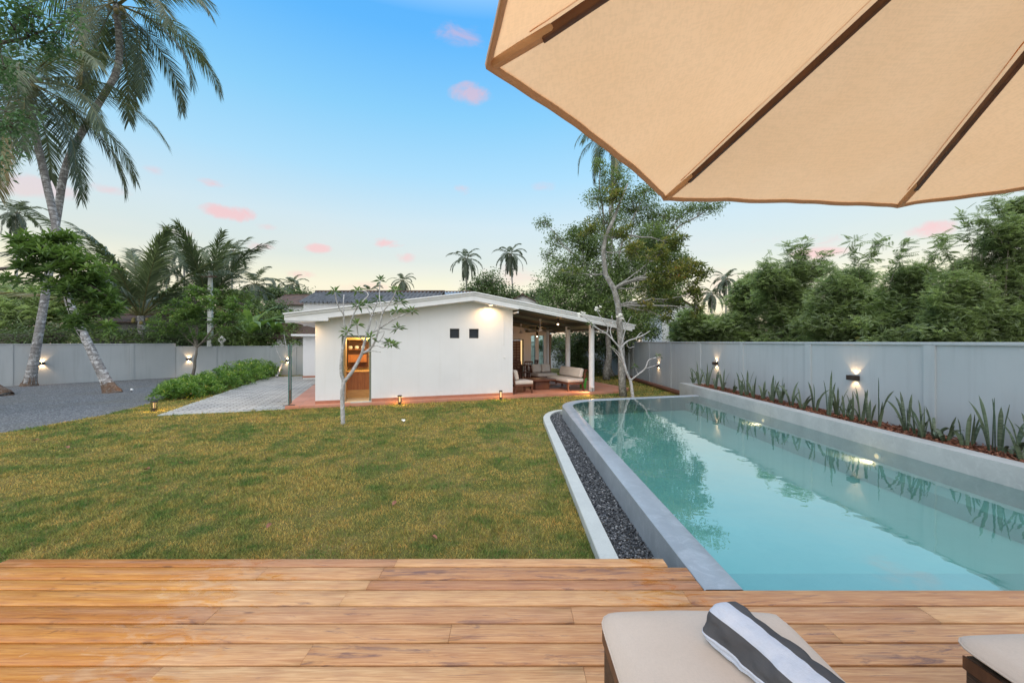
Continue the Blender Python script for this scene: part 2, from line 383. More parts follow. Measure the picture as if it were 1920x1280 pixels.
M['palmroot'] = bark('palm_root_bark', (.17, .11, .075), (.10, .065, .045), (.27, .26, .24), 0, 9, .6)
M['slimbark'] = bark('mottled_bark', (.27, .26, .24), (.16, .155, .14), (.46, .46, .43), 0, 7, .75)
M['frangibark'] = bark('pale_bark', (.50, .49, .48), (.30, .29, .28), (.68, .69, .70), 0, 9, .75)
M['darkbark'] = bark('dark_bark', (.12, .10, .085), (.07, .06, .05), (.19, .18, .16), 0, 6, .4)
M['twig'] = bark('twig_bark', (.20, .18, .15), (.13, .12, .10), (.28, .27, .24), 0, 9, .4)
# ---------------------------------------------------------------- more materials
def fabric(name, c, c2, transl=0.0, scale=260, rough=.85, bs=.12):
    t = NT(name); v = t.coord()
    w1 = t.noise(t.coord((1, .12, 1)), scale, 2); w2 = t.noise(t.coord((.12, 1, 1)), scale, 2)
    wv = t.math('ADD', t.math('MULTIPLY', w1, .5), t.math('MULTIPLY', w2, .5))
    col = t.mix(t.ramp(t.noise(v, 3.5, 6), [(.35, 0.0), (.65, 1.0)]), c, c2)
    col = t.mix(t.math('MULTIPLY', t.ramp(wv, [(.42, 1.0), (.55, 0.0)]), .16), col, tuple(x * .62 for x in c))
    p = t.pbsdf(col, rough, t.bump(t.math('ADD', wv, t.math('MULTIPLY', t.noise(v, 9, 3), .6)), bs, .004), .15)
    if not transl: return t.done(p)
    tr = t.new('ShaderNodeBsdfTranslucent'); t.set(tr, 0, col)
    mx = t.new('ShaderNodeMixShader'); mx.inputs[0].default_value = transl; t.l.new(p, mx.inputs[1]); t.l.new(tr.outputs[0], mx.inputs[2])
    return t.done(mx.outputs[0])
M['canopy'] = fabric('canopy_canvas', (.89, .57, .31), (.86, .54, .285), .72, 150)
M['hem'] = fabric('canopy_hem', (.72, .54, .39), (.67, .50, .35), .35, 150)
M['pocket'] = fabric('rib_pocket', (.72, .53, .37), (.67, .49, .33), .35, 150)
M['cushion'] = fabric('beige_cushion', (.60, .51, .43), (.57, .48, .40), 0, 420, .8, .08)
M['sofa_cloth'] = fabric('sofa_cushion', (.66, .60, .54), (.60, .54, .48), 0, 200)
M['towel_w'] = fabric('towel_white', (.60, .64, .72), (.54, .58, .66), 0, 300, .95, .5)
M['towel_d'] = fabric('towel_grey', (.105, .105, .11), (.075, .075, .08), 0, 300, .95, .5)
M['darkwood'] = simple('dark_wood', (.16, .065, .038), (.10, .04, .025), .42, 5, 60, .15, .002, .4, 0, (1, 1, 8))
M['ribwood'] = simple('umbrella_wood', (.125, .06, .033), (.075, .036, .02), .45, 4, 80, .15, .002, .4, 0, (6, 6, 1))
M['wicker'] = None
def wicker():
    t = NT('dark_wicker'); w = t.new('ShaderNodeTexBrick'); t.l.new(t.coord((1, 1, 1)), w.inputs['Vector'])
    v = t.coord(); a = t.noise(t.coord((1, 1, 12)), 22, 3); 
    c = t.mix(t.ramp(a, [(.4, 0.0), (.6, 1.0)]), (.10, .06, .035), (.035, .022, .014))
    return t.done(t.pbsdf(c, .55, t.bump(a, .7, .01), .35))
M['wicker'] = wicker()
M['redwood'] = simple('red_cabinet_wood', (.42, .17, .07), (.32, .12, .05), .4, 4, 60, .1, .002, .4, 0, (8, 8, 1))
M['lightwood'] = simple('light_wood', (.60, .36, .15), (.50, .28, .11), .45, 4, 60, .1, .002, .4, 0, (1, 1, 8))
M['terracotta'] = None
def tiles():
    t = NT('terracotta_floor'); v = t.coord(); b = t.new('ShaderNodeTexBrick'); t.l.new(v, b.inputs['Vector'])
    b.offset = 0; b.inputs['Scale'].default_value = 1.0; b.inputs['Brick Width'].default_value = .4; b.inputs['Row Height'].default_value = .4; b.inputs['Mortar Size'].default_value = .006
    t.set(b, 'Color1', (.50, .20, .115)); t.set(b, 'Color2', (.42, .18, .11)); t.set(b, 'Mortar', (.26, .16, .12))
    c = t.mix(t.math('MULTIPLY', t.ramp(t.noise(v, 2.2, 6), [(.35, 0.0), (.65, 1.0)]), .5), b.outputs['Color'], (.50, .27, .20))
    return t.done(t.pbsdf(c, .42, t.bump(t.noise(v, 30, 3), .05, .002), .3))
M['terracotta'] = tiles()
M['terrtrim'] = simple('terracotta_skirting', (.44, .19, .12), (.38, .16, .10), .5, 5, 50, .1)
def paving():
    t = NT('cobble_paving'); v = t.coord(); b = t.new('ShaderNodeTexBrick'); t.l.new(v, b.inputs['Vector'])
    b.inputs['Scale'].default_value = 1; b.inputs['Brick Width'].default_value = .42; b.inputs['Row Height'].default_value = .15; b.inputs['Mortar Size'].default_value = .022; b.inputs['Mortar Smooth'].default_value = .3
    t.set(b, 'Color1', (.60, .60, .58)); t.set(b, 'Color2', (.34, .34, .335)); t.set(b, 'Mortar', (.07, .065, .055))
    c = t.mix(t.math('MULTIPLY', t.noise(v, 20, 5), .3), b.outputs['Color'], (.30, .31, .30))
    c = t.mix(t.math('MULTIPLY', t.ramp(t.noise(v, .8, 5), [(.4, 0.0), (.7, 1.0)]), .35), c, (.62, .58, .52))
    h = t.math('SUBTRACT', 1.0, b.outputs['Fac'])
    return t.done(t.pbsdf(c, .8, t.bump(h, .8, .02), .3))
M['paving'] = paving()
def lawn():
    t = NT('lawn_soil'); v = t.coord()
    c = t.mix(t.ramp(t.noise(v, .9, 6, .6, .3), [(.42, 0.0), (.62, 1.0)]), (.12, .14, .035), (.28, .21, .075))
    c = t.mix(t.math('MULTIPLY', t.noise(v, 60, 4), .6), c, (.06, .06, .025))
    return t.done(t.pbsdf(c, .9, t.bump(t.noise(v, 80, 5), .8, .02), .15))
M['lawn'] = lawn()
def grassblade():
    t = NT('grass_blade'); v = t.coord(); a = t.attr('tone')
    n = t.noise(v, .62, 6, .62, .5); n2 = t.noise(v, 2.6, 5, .6, .4)
    f = t.math('ADD', t.math('MULTIPLY', n, .5), t.math('MULTIPLY', n2, .5))
    c = t.mix(t.ramp(f, [(.42, 0.0), (.55, 1.0)]), (.125, .215, .05), (.45, .365, .11))
    lt = t.ramp(a, [(0, (.50, .50, .45)), (.5, (1, 1, 1)), (.88, (1.5, 1.45, 1.3)), (.95, (2.0, 1.35, 1.2)), (1, (1.5, .95, 1.1))])
    c = t.mix(1.0, c, lt, 'MULTIPLY')
    p = t.pbsdf(c, .6, None, .25)
    tr = t.new('ShaderNodeBsdfTranslucent'); t.set(tr, 0, c)
    mx = t.new('ShaderNodeMixShader'); mx.inputs[0].default_value = .3; t.l.new(p, mx.inputs[1]); t.l.new(tr.outputs[0], mx.inputs[2])
    return t.done(mx.outputs[0])
M['grass'] = grassblade()
def gravel_mat():
    t = NT('drive_gravel'); v = t.coord()
    vc = t.voro(v, 42, 'F1', 'Color'); s = t.new('ShaderNodeSeparateColor'); t.l.new(vc, s.inputs[0])
    c = t.ramp(s.outputs[0], [(0, (.085, .09, .10)), (.5, (.165, .178, .19)), (.85, (.25, .265, .275)), (1, (.42, .42, .42))])
    c = t.mix(t.math('MULTIPLY', t.ramp(t.noise(v, .5, 6), [(.45, 0.0), (.7, 1.0)]), .4), c, (.20, .185, .14))
    return t.done(t.pbsdf(c, .85, t.bump(t.voro(v, 42), 1.0, .03), .25))
M['gravel'] = gravel_mat()
def attr_mat(name, stops, rough=.6, spec=.35, bs=30):
    t = NT(name); a = t.attr('tone')
    return t.done(t.pbsdf(t.ramp(a, stops), rough, t.bump(t.noise(t.coord(), bs, 4), .3, .004), spec))
M['pebble'] = attr_mat('dark_pebbles', [(0, (.03, .035, .04)), (.5, (.085, .092, .10)), (.85, (.15, .16, .17)), (1, (.30, .31, .32))], .6)
M['mulch'] = attr_mat('bark_mulch', [(0, (.07, .028, .018)), (.5, (.19, .07, .04)), (1, (.32, .15, .09))], .85, .2)
M['earth'] = simple('earth', (.14, .06, .036), (.08, .036, .024), .95, 6, 40, .8, .02, .1)
M['ground'] = simple('rough_ground', (.09, .10, .04), (.13, .11, .06), .95, .5, 10, .6, .03, .1)
M['black'] = simple('black_metal', (.035, .032, .03), (.05, .045, .04), .4, 8, 100, .05, .001, .5, .3)
M['bronze'] = simple('bronze_metal', (.06, .045, .035), (.045, .032, .025), .4, 8, 100, .05, .001, .5, .4)
M['greentrim'] = simple('grey_green_frame', (.17, .19, .15), (.14, .16, .125), .5, 6, 60, .05)
M['darkgreen'] = None
def corrugated(name, a, b, axis='X', scale=4.0, bd=.05):
    t = NT(name); w = t.new('ShaderNodeTexWave', wave_type='BANDS', bands_direction=axis); t.l.new(t.coord(), w.inputs['Vector']); w.inputs['Scale'].default_value = scale
    c = t.mix(t.ramp(t.noise(t.coord(), 1.5, 6), [(.35, 0.0), (.65, 1.0)]), a, b)
    c = t.mix(t.math('MULTIPLY', t.ramp(w.outputs['Fac'], [(0, 1.0), (.4, 0.0)]), .45), c, tuple(x * .45 for x in a))
    return t.done(t.pbsdf(c, .7, t.bump(w.outputs['Fac'], .8, bd), .3))
M['ceiling'] = corrugated('corrugated_ceiling', (.13, .14, .11), (.10, .11, .085), 'Y', 1.6)
M['tin'] = simple('corrugated_roof_sheet', (.15, .16, .17), (.08, .085, .09), .7, 1.5, 40, .1, .004)
M['tin2'] = simple('pale_roof_sheet', (.34, .40, .46), (.22, .27, .32), .6, 1.5, 40, .1, .004)
M['tileroof'] = corrugated('clay_tile_roof', (.19, .12, .09), (.10, .075, .065), 'X', 2.6, .08)
M['block'] = None
def block():
    t = NT('block_wall'); v = t.coord(); b = t.new('ShaderNodeTexBrick')
    cx = t.new('ShaderNodeSeparateXYZ'); t.l.new(v, cx.inputs[0]); cc = t.new('ShaderNodeCombineXYZ'); t.l.new(cx.outputs[0], cc.inputs[0]); t.l.new(cx.outputs[2], cc.inputs[1])
    t.l.new(cc.outputs[0], b.inputs['Vector']); b.inputs['Scale'].default_value = 1; b.inputs['Brick Width'].default_value = .4; b.inputs['Row Height'].default_value = .2; b.inputs['Mortar Size'].default_value = .012
    t.set(b, 'Color1', (.17, .175, .165)); t.set(b, 'Color2', (.13, .135, .13)); t.set(b, 'Mortar', (.08, .085, .08))
    return t.done(t.pbsdf(b.outputs['Color'], .9, None, .2))
M['block'] = block()
def glass(name, tint=(.80, .92, .88), rough=.0, refl=.12):
    t = NT(name); tr = t.new('ShaderNodeBsdfTransparent'); t.set(tr, 0, tint); gl = t.new('ShaderNodeBsdfGlossy'); gl.inputs['Roughness'].default_value = rough
    fr = t.new('ShaderNodeFresnel'); fr.inputs[0].default_value = 1.22
    mx = t.new('ShaderNodeMixShader'); t.l.new(fr.outputs[0], mx.inputs[0]); t.l.new(tr.outputs[0], mx.inputs[1]); t.l.new(gl.outputs[0], mx.inputs[2])
    return t.done(mx.outputs[0])
M['glass'] = glass('clear_glass'); M['glass_edge'] = simple('glass_edge', (.05, .16, .14), (.06, .18, .16), .2, 3, 10, 0, .001, .6)
M['darkglass'] = simple('dark_glass', (.022, .03, .042), (.03, .04, .055), .3, 3, 10, 0, .001, .25)
def water():
    t = NT('pool_water'); v = t.coord()
    h = t.math('ADD', t.noise(v, 1.6, 3, .5), t.math('MULTIPLY', t.noise(v, 7, 2, .5), .12))
    nr = t.bump(h, .08, .05)
    tr = t.new('ShaderNodeBsdfTransparent'); t.set(tr, 0, (.50, .80, .77))
    gl = t.new('ShaderNodeBsdfGlossy'); gl.inputs['Roughness'].default_value = .012; t.l.new(nr, gl.inputs['Normal'])
    fr = t.new('ShaderNodeFresnel'); fr.inputs[0].default_value = 2.05; t.l.new(nr, fr.inputs['Normal'])
    lw = t.new('ShaderNodeLayerWeight'); lw.inputs[0].default_value = .5; t.l.new(nr, lw.inputs['Normal']); rf = t.math('ADD', .04, t.math('MULTIPLY', t.math('POWER', lw.outputs['Facing'], 2.0), .96), clamp=True)
    mx = t.new('ShaderNodeMixShader'); t.l.new(rf, mx.inputs[0]); t.l.new(tr.outputs[0], mx.inputs[1]); t.l.new(gl.outputs[0], mx.inputs[2])
    return t.done(mx.outputs[0])
M['water'] = water()
def emit(name, c, s):
    t = NT(name); e = t.new('ShaderNodeEmission'); t.set(e, 0, c); e.inputs[1].default_value = s; return t.done(e.outputs[0])
WARM = (1.0, .62, .28)
M['lamp'] = emit('lamp_glow', (1, .72, .42), 6.0)
M['poollens'] = emit('pool_lens', (1, .50, .26), 3.0)
M['lampsoft'] = emit('lamp_glow_soft', (1, .62, .28), 1.3)
M['plasticgreen'] = simple('green_plastic', (.12, .58, .08), (.10, .50, .07), .4, 5, 50, 0)
M['plasticwhite'] = simple('white_plastic', (.75, .76, .76), (.7, .7, .7), .4, 5, 50, 0)
M['curtain'] = fabric('curtain_cloth', (.40, .30, .22), (.34, .25, .18), .1, 60)
M['petal'] = simple('white_petal', (.85, .85, .80), (.80, .78, .66), .6, 20, 50, 0)
M['coconut'] = simple('coconut_husk', (.22, .24, .08), (.28, .20, .08), .5, 6, 30, .1)

def spot(parent, loc, aim, watt, ang, blend=.5, color=WARM, size=.03, name='lamp_light'):
    d = bpy.data.lights.new(name, 'SPOT'); d.energy = watt; d.spot_size = R(ang); d.spot_blend = blend; d.color = color; d.shadow_soft_size = size
    o = bpy.data.objects.new(name, d); COL.objects.link(o); o.parent = parent; o.location = loc
    o.rotation_euler = (Vector(aim)).to_track_quat('-Z', 'Y').to_euler(); return o
def point(parent, loc, watt, color=WARM, size=.05, name='lamp_light'):
    d = bpy.data.lights.new(name, 'POINT'); d.energy = watt; d.color = color; d.shadow_soft_size = size
    o = bpy.data.objects.new(name, d); COL.objects.link(o); o.parent = parent; o.location = loc; return o

# ================================================================ SETTING
DK = .35                                     # deck and coping height above the lawn
gm = MB(); gm.sheet([(-400, -60), (400, -60), (400, 600), (-400, 600)], -.16); tag(gm.build('ground', M['ground']), kind='structure')

# pool outline: straight spillway side, rounded far corner, slanting far rim
XL, XR = 1.284, 5.7
slope = .285
def outline(off, n=14):
    r = 1.46 - off; xl = XL + off; a = math.atan(slope)
    # far line shifted inwards by off
    y0 = 11.36 - off / math.cos(a) + 0.0; yc = y0 + slope * (xl - XL)
    t = r * math.tan(R(90) / 2 - a / 2); cx = xl + r; cy = yc - t
    pts = [(xl, 2.70), (xl, cy)]
    ang0, ang1 = math.pi, R(90) + a
    for i in range(1, n + 1):
        q = ang0 + (ang1 - ang0) * i / n; pts.append((cx + r * math.cos(q), cy + r * math.sin(q)))
    pts.append((XR, y0 + slope * (XR - XL))); return pts
outer = outline(0); inner = outline(.262)
far_y = outer[-1][1]

pool = empty('swimming_pool', (0, 0, 0), 0, 'raised grey cement swimming pool with turquoise water between lawn and planter', 'swimming pool')
mb = MB(); n = len(outer)
prof = []
for (xo, yo), (xi, yi) in zip(outer, inner): prof.append([(xo, yo, -.15), (xo, yo, DK - .008), (xo + (xi - xo) * .04, yo + (yi - yo) * .04, DK), (xi + (xo - xi) * .04, yi + (yo - yi) * .04, DK), (xi, yi, DK - .008), (xi, yi, -.10)])
vs_ = [p for r_ in prof for p in r_]; fs = []
for i in range(n - 1):
    for k in range(6):
        k2 = (k + 1) % 6
        fs.append((i * 6 + k, i * 6 + k2, (i + 1) * 6 + k2, (i + 1) * 6 + k))
mb.add(vs_, fs); mb.build('coping', M['coping'], pool, auto=40, smooth=True)
WZ = DK - .012; BZ = WZ - .40; LZ = WZ - .21
mb = MB(); mb.add([(1.3, 2.3, BZ), (XR, 2.3, BZ), (XR, 12.7, BZ), (1.3, 12.7, BZ)], [(0, 1, 2, 3)]); mb.build('basin_floor', M['basin'], pool)
mb = MB(); mb.box((5.21, 2.3, BZ - .02), (XR - .002, 12.45, LZ)); mb.build('side_ledge', M['ledge'], pool, bevel=.01)
mb = MB(); mb.box((1.55, 2.3, BZ - .02), (5.205, 3.28, LZ)); mb.build('step', M['ledge'], pool, bevel=.01)
for (lx, ly, on) in ((5.62, 9.15, 1), (5.62, 6.30, 1), (5.62, 4.42, 0)):
    lt = MB(); lt.lathe([(.0, 0), (.045, 0), (.052, .012), (.04, .02), (.0, .02)], 20)
    o = lt.build('underwater_light', M['trim'], pool, smooth=True, auto=40); o.location = (5.69, ly, WZ - .12); o.rotation_euler = (0, R(-90), 0)
    ln = MB(); ln.lathe([(0, 0), (.034, 0), (.028, .012), (0, .016)], 20); l2 = ln.build('lens', M['poollens'] if on else M['trim'], o, smooth=True); l2.location = (0, 0, .022)
    if on:
        spot(pool, (5.62, ly, WZ - .10), (-1, .45, -.62), 46, 140, .9, (1, .46, .25), .05)
mb = MB(); mb.box((1.3, 2.58, -.12), (5.69, 2.69, DK - .032)); mb.build('end_wall', M['basin'], pool)
wm = MB(); wm.add([(x + (.004 if x < 2 else 0), y, WZ) for x, y in inner] + [(XR - .001, 2.695, WZ)], [tuple(range(n + 1))])
tag(wm.build('water', M['water']), kind='structure')

# planter along the boundary wall
PT = .594
pl = empty('planter', (0, 0, 0), 0, 'long raised grey cement planter box along the pool below the boundary wall', 'planter')
mb = MB(); mb.poly([(5.7, -1.5), (5.95, -1.5), (5.95, 13.55), (6.52, 13.55), (6.52, 13.8), (5.7, 13.8)], -.15, PT); mb.build('planter_wall', M['planter'], pl, bevel=.008)
# mulch soil with chips
rng = np.random.default_rng(5)
gx, gy = np.meshgrid(np.linspace(5.94, 6.53, 14), np.linspace(-1.5, 13.55, 300)); 
gz = .545 + .012 * np.sin(gx * 23 + gy * 3.1) + .010 * np.sin(gy * 9.7) + rng.normal(0, .006, gx.shape) + .03 * (gx - 5.94)
V = np.stack([gx.ravel(), gy.ravel(), gz.ravel()], 1); nx, ny = 14, 300
idx = np.arange(nx * ny).reshape(ny, nx); Fq = np.stack([idx[:-1, :-1].ravel(), idx[:-1, 1:].ravel(), idx[1:, 1:].ravel(), idx[1:, :-1].ravel()], 1)
tag(np_mesh('soil', V, Fq, None, M['earth'], smooth=True), kind='structure')
def chips(name, x, y, z, L_, W_, tone, m, flat=.35):
    n = len(x); th = rng.uniform(0, 2 * np.pi, n); tilt = rng.normal(0, flat, (n, 2))
    d = np.stack([np.cos(th), np.sin(th), tilt[:, 0]], 1); s = np.stack([-np.sin(th), np.cos(th), tilt[:, 1]], 1)
    c = np.stack([x, y, z], 1); d = d * L_[:, None] / 2; s = s * W_[:, None] / 2
    V = np.stack([c - d - s, c + d - s, c + d + s, c - d + s], 1).reshape(-1, 3); return np_mesh(name, V, np.arange(4 * n).reshape(n, 4), tone, m)
k = 9000; x = rng.uniform(5.96, 6.52, k); y = 1 + 12.5 * rng.random(k) ** 1.2
tag(chips('bark_mulch', x, y, .568 + .03 * (x - 5.94) + rng.uniform(0, .012, k), rng.uniform(.02, .06, k), rng.uniform(.006, .02, k), rng.random(k), M['mulch']), kind='stuff')

# lawn sheet, with its kerb line left out for the pool
curb_o = [(.769, 2.2), (.769, 9.9)] + [(.769 + .75 * (1 - math.cos(R(a))), 9.9 + 1.45 * math.sin(R(a))) for a in (15, 30, 45, 60, 75, 88)]
def offs(pts, o):
    out = []
    for i, p in enumerate(pts):
        a = Vector(pts[max(i - 1, 0)]); b = Vector(pts[min(i + 1, len(pts) - 1)]); d = (b - a).normalized(); out.append((p[0] + d.y * o, p[1] - d.x * o))
    return out
curb_i = offs(curb_o, .165)
mb = MB(); prof = [[(xo, yo, -.1), (xo, yo, .095), (xo + (xi - xo) * .05, yo + (yi - yo) * .05, .103), (xi, yi, .103), (xi, yi, -.1)] for (xo, yo), (xi, yi) in zip(curb_o, curb_i)]
vs_ = [p for r_ in prof for p in r_]; fs = [(i * 5 + k, i * 5 + (k + 1) % 5, (i + 1) * 5 + (k + 1) % 5, (i + 1) * 5 + k) for i in range(len(prof) - 1) for k in range(5)]
fs.append(tuple(range((len(prof) - 1) * 5, len(prof) * 5)))
mb.add(vs_, fs); o = mb.build('garden_curb', M['curb'], auto=35, smooth=True); tag(o, 'pale concrete curb holding the strip of dark pebbles beside the pool', 'curb')
mid = offs(curb_o, .08)
lawn_poly = [(-11.2, -6), (.85, -6), (.85, 2.2)] + mid[1:] + [(1.7, 11.45), (5.7, 12.58), (5.8, 13.7), (6.6, 13.7), (6.6, 22.8), (5.6, 26.5), (2.6, 31.2), (-4, 31.2), (-4, 26), (-16, 26), (-15.4, 22), (-14.6, 19), (-12.7, 15.4), (-11.7, 13.2), (-11.05, 10.9), (-11.15, 8.8)]
mb = MB(); mb.add([(x, y, 0) for x, y in lawn_poly], [tuple(range(len(lawn_poly)))]); o = mb.build('lawn', M['lawn']); tag(o, kind='structure')
bm = bmesh.new(); bm.from_mesh(o.data); bmesh.ops.triangulate(bm, faces=bm.faces, ngon_method='EAR_CLIP'); bm.to_mesh(o.data); bm.free()
mb = MB(); mb.sheet([(-30, -6), (-11.0, -6), (-10.6, 2), (-10.8, 9), (-10.8, 11.2), (-11.4, 13.4), (-12.3, 15.3), (-14.2, 19), (-15, 23), (-15, 26), (-30, 26)], -.008); tag(mb.build('gravel_drive', M['gravel']), kind='structure')

def in_poly(px, py, poly):
    ins = np.zeros(len(px), bool); j = len(poly) - 1
    for i in range(len(poly)):
        xi, yi = poly[i]; xj, yj = poly[j]
        c = ((yi > py) != (yj > py)) & (px < (xj - xi) * (py - yi) / (yj - yi + 1e-12) + xi); ins ^= c; j = i
    return ins
TH = R(19.2); U = Vector((math.cos(TH), math.sin(TH))); Vv = Vector((-math.sin(TH), math.cos(TH))); HO = Vector((-5.99, 12.34))
def uv(u, v): p = HO + U * u + Vv * v; return (p.x, p.y)
path_poly = [uv(-3.74, -.12), uv(-.78, -.12), uv(-.78, 12.5), uv(-3.74, 12.5)]
terr_poly = [uv(-.80, -.24), uv(10.9, -.24), uv(11.6, .5), uv(11.6, 8.5), uv(-.80, 8.5)]
def grass_blades():
    n = 900000; dmin, dmax = 2.9, 26.0
    d = dmin * (dmax / dmin) ** (rng.random(n) ** 1.12)
    a = np.where(rng.random(n) < .72, rng.uniform(-1.30, 1.05, n), rng.uniform(-2.6, -1.30, n)); x = a * d * 1.0; y = d
    ok = in_poly(x, y, lawn_poly) & ~in_poly(x, y, path_poly) & ~in_poly(x, y, terr_poly) & ~((x > .76) & (y < 11.2))
    x, y = x[ok], y[ok]; n = len(x)
    # thin, patchy fringe into the gravel
    wdt = .0035 * np.clip(y / 4, 1, 6) * rng.uniform(.7, 1.4, n); h = rng.uniform(.012, .036, n) * np.clip(.85 + y / 30, .9, 1.3)
    clump = np.sin(x * 3.1 + 1.3 * np.sin(y * 2.3)) * np.sin(y * 2.7 + 1.7 * np.sin(x * 1.9)); h *= 1 + .35 * clump; wn_ = np.sin(x * 9.1 + y * 4.3) * np.sin(y * 11.3 - x * 3.7); h *= np.where(wn_ > .75, 1.7, 1.0)
    th = rng.uniform(0, 2 * np.pi, n); lean = rng.uniform(.2, 1.15, n) * h; la = rng.uniform(0, 2 * np.pi, n)
    p = np.stack([x, y, np.zeros(n)], 1); s = np.stack([np.cos(th) * wdt, np.sin(th) * wdt, np.zeros(n)], 1)
    tip = p + np.stack([np.cos(la) * lean, np.sin(la) * lean, h], 1)
    V = np.stack([p - s, p + s, tip], 1).reshape(-1, 3)
    o = np_mesh('grass', V, np.arange(3 * n).reshape(n, 3), rng.random(n), M['grass']); tag(o, kind='stuff')
grass_blades()
# dry fallen leaves on the lawn
def flat_leaf(loc, L_, rz, m, name, label, grp):
    mb = MB(); c = .3 * L_
    mb.add([(0, 0, .0), (L_ * .3, -c, .02), (L_ * .7, -c * .8, .03), (L_, 0, .012), (L_ * .7, c * .8, .026), (L_ * .3, c, .018), (L_ * .5, 0, .004)], [(0, 1, 6), (1, 2, 6), (2, 3, 6), (3, 4, 6), (4, 5, 6), (5, 0, 6)])
    o = mb.build(name, m); o.location = loc; o.rotation_euler = (R(8), R(-6), rz); return tag(o, label, 'leaf', grp)
M['dryleaf'] = simple('dry_leaf', (.34, .16, .10), (.26, .12, .07), .7, 30, 50, .1)
FL_ = ['upper of two left of the middle', 'in the middle between door tree and deck', 'left, nearest the gravel drive edge', 'beside the upper left one', 'toward the pebble channel', 'farthest left', 'close to the deck left of the middle', 'close to the deck toward the pool']
for i, (px, py, L_) in enumerate([(270, 880, .10), (736, 947, .09), (128, 840, .10), (345, 868, .07), (905, 900, .08), (60, 826, .12), (500, 990, .08), (820, 1010, .07)]):
    flat_leaf(G(px, py, .03), L_, i * 1.3, M['dryleaf'], 'fallen_leaf', 'small curled brown leaf on the lawn, ' + FL_[i], 'fallen leaves on the lawn')
flat_leaf(G(757, 790, .03), .16, 2.0, M['petal'], 'fallen_blossom', 'white crumpled blossom lying on the lawn before the white wall', None)

# pebbles of the overflow channel
def pebbles():
    ico = bmesh.new(); bmesh.ops.create_icosphere(ico, subdivisions=1, radius=1.0); base = np.array([v.co[:] for v in ico.verts]); fc = np.array([[v.index for v in f.verts] for f in ico.faces]); ico.free()
    n = 9000; x = rng.uniform(.93, 1.30, n); y = 2.9 + 8.2 * rng.random(n) ** 1.5
    b = np.interp(y, [p[1] for p in curb_i[1:]], [p[0] for p in curb_i[1:]]); ok = x > b + .0; x, y = x[ok], y[ok]; n = len(x)
    r = rng.uniform(.007, .017, n) * np.clip(.8 + (y - 3) * .09, .8, 1.5); s = np.stack([r * rng.uniform(.8, 1.5, n), r * rng.uniform(.7, 1.2, n), r * rng.uniform(.45, .8, n)], 1)
    V = base[None] * s[:, None, :] * (1 + rng.normal(0, .13, (n, len(base), 1))); a = rng.uniform(0, 6.28, n); ca, sa = np.cos(a)[:, None], np.sin(a)[:, None]
    X = V[..., 0] * ca - V[..., 1] * sa; Y = V[..., 0] * sa + V[..., 1] * ca
    tl = rng.normal(0, .35, (n, 1)); Z = V[..., 2] + X * tl
    V = np.stack([X + x[:, None], Y + y[:, None], Z + .047 + rng.uniform(-.008, .016, n)[:, None]], 2).reshape(-1, 3)
    Fm = (fc[None] + (np.arange(n) * len(base))[:, None, None]).reshape(-1, 3)
    tag(np_mesh('pebbles', V, Fm, np.repeat(rng.random(n) ** 1.3, len(fc)), M['pebble'], smooth=False), kind='stuff')
pebbles()
M['pebbed'] = simple('pebble_bed_base', (.03, .035, .045), (.05, .055, .065), .9, 20, 60, .5, .01)
mb = MB(); mb.sheet([(.9, 2.2), (1.3, 2.2), (1.3, 11.3), (.9, 10.2)], .042); tag(mb.build('pebble_bed', M['pebbed']), kind='structure')

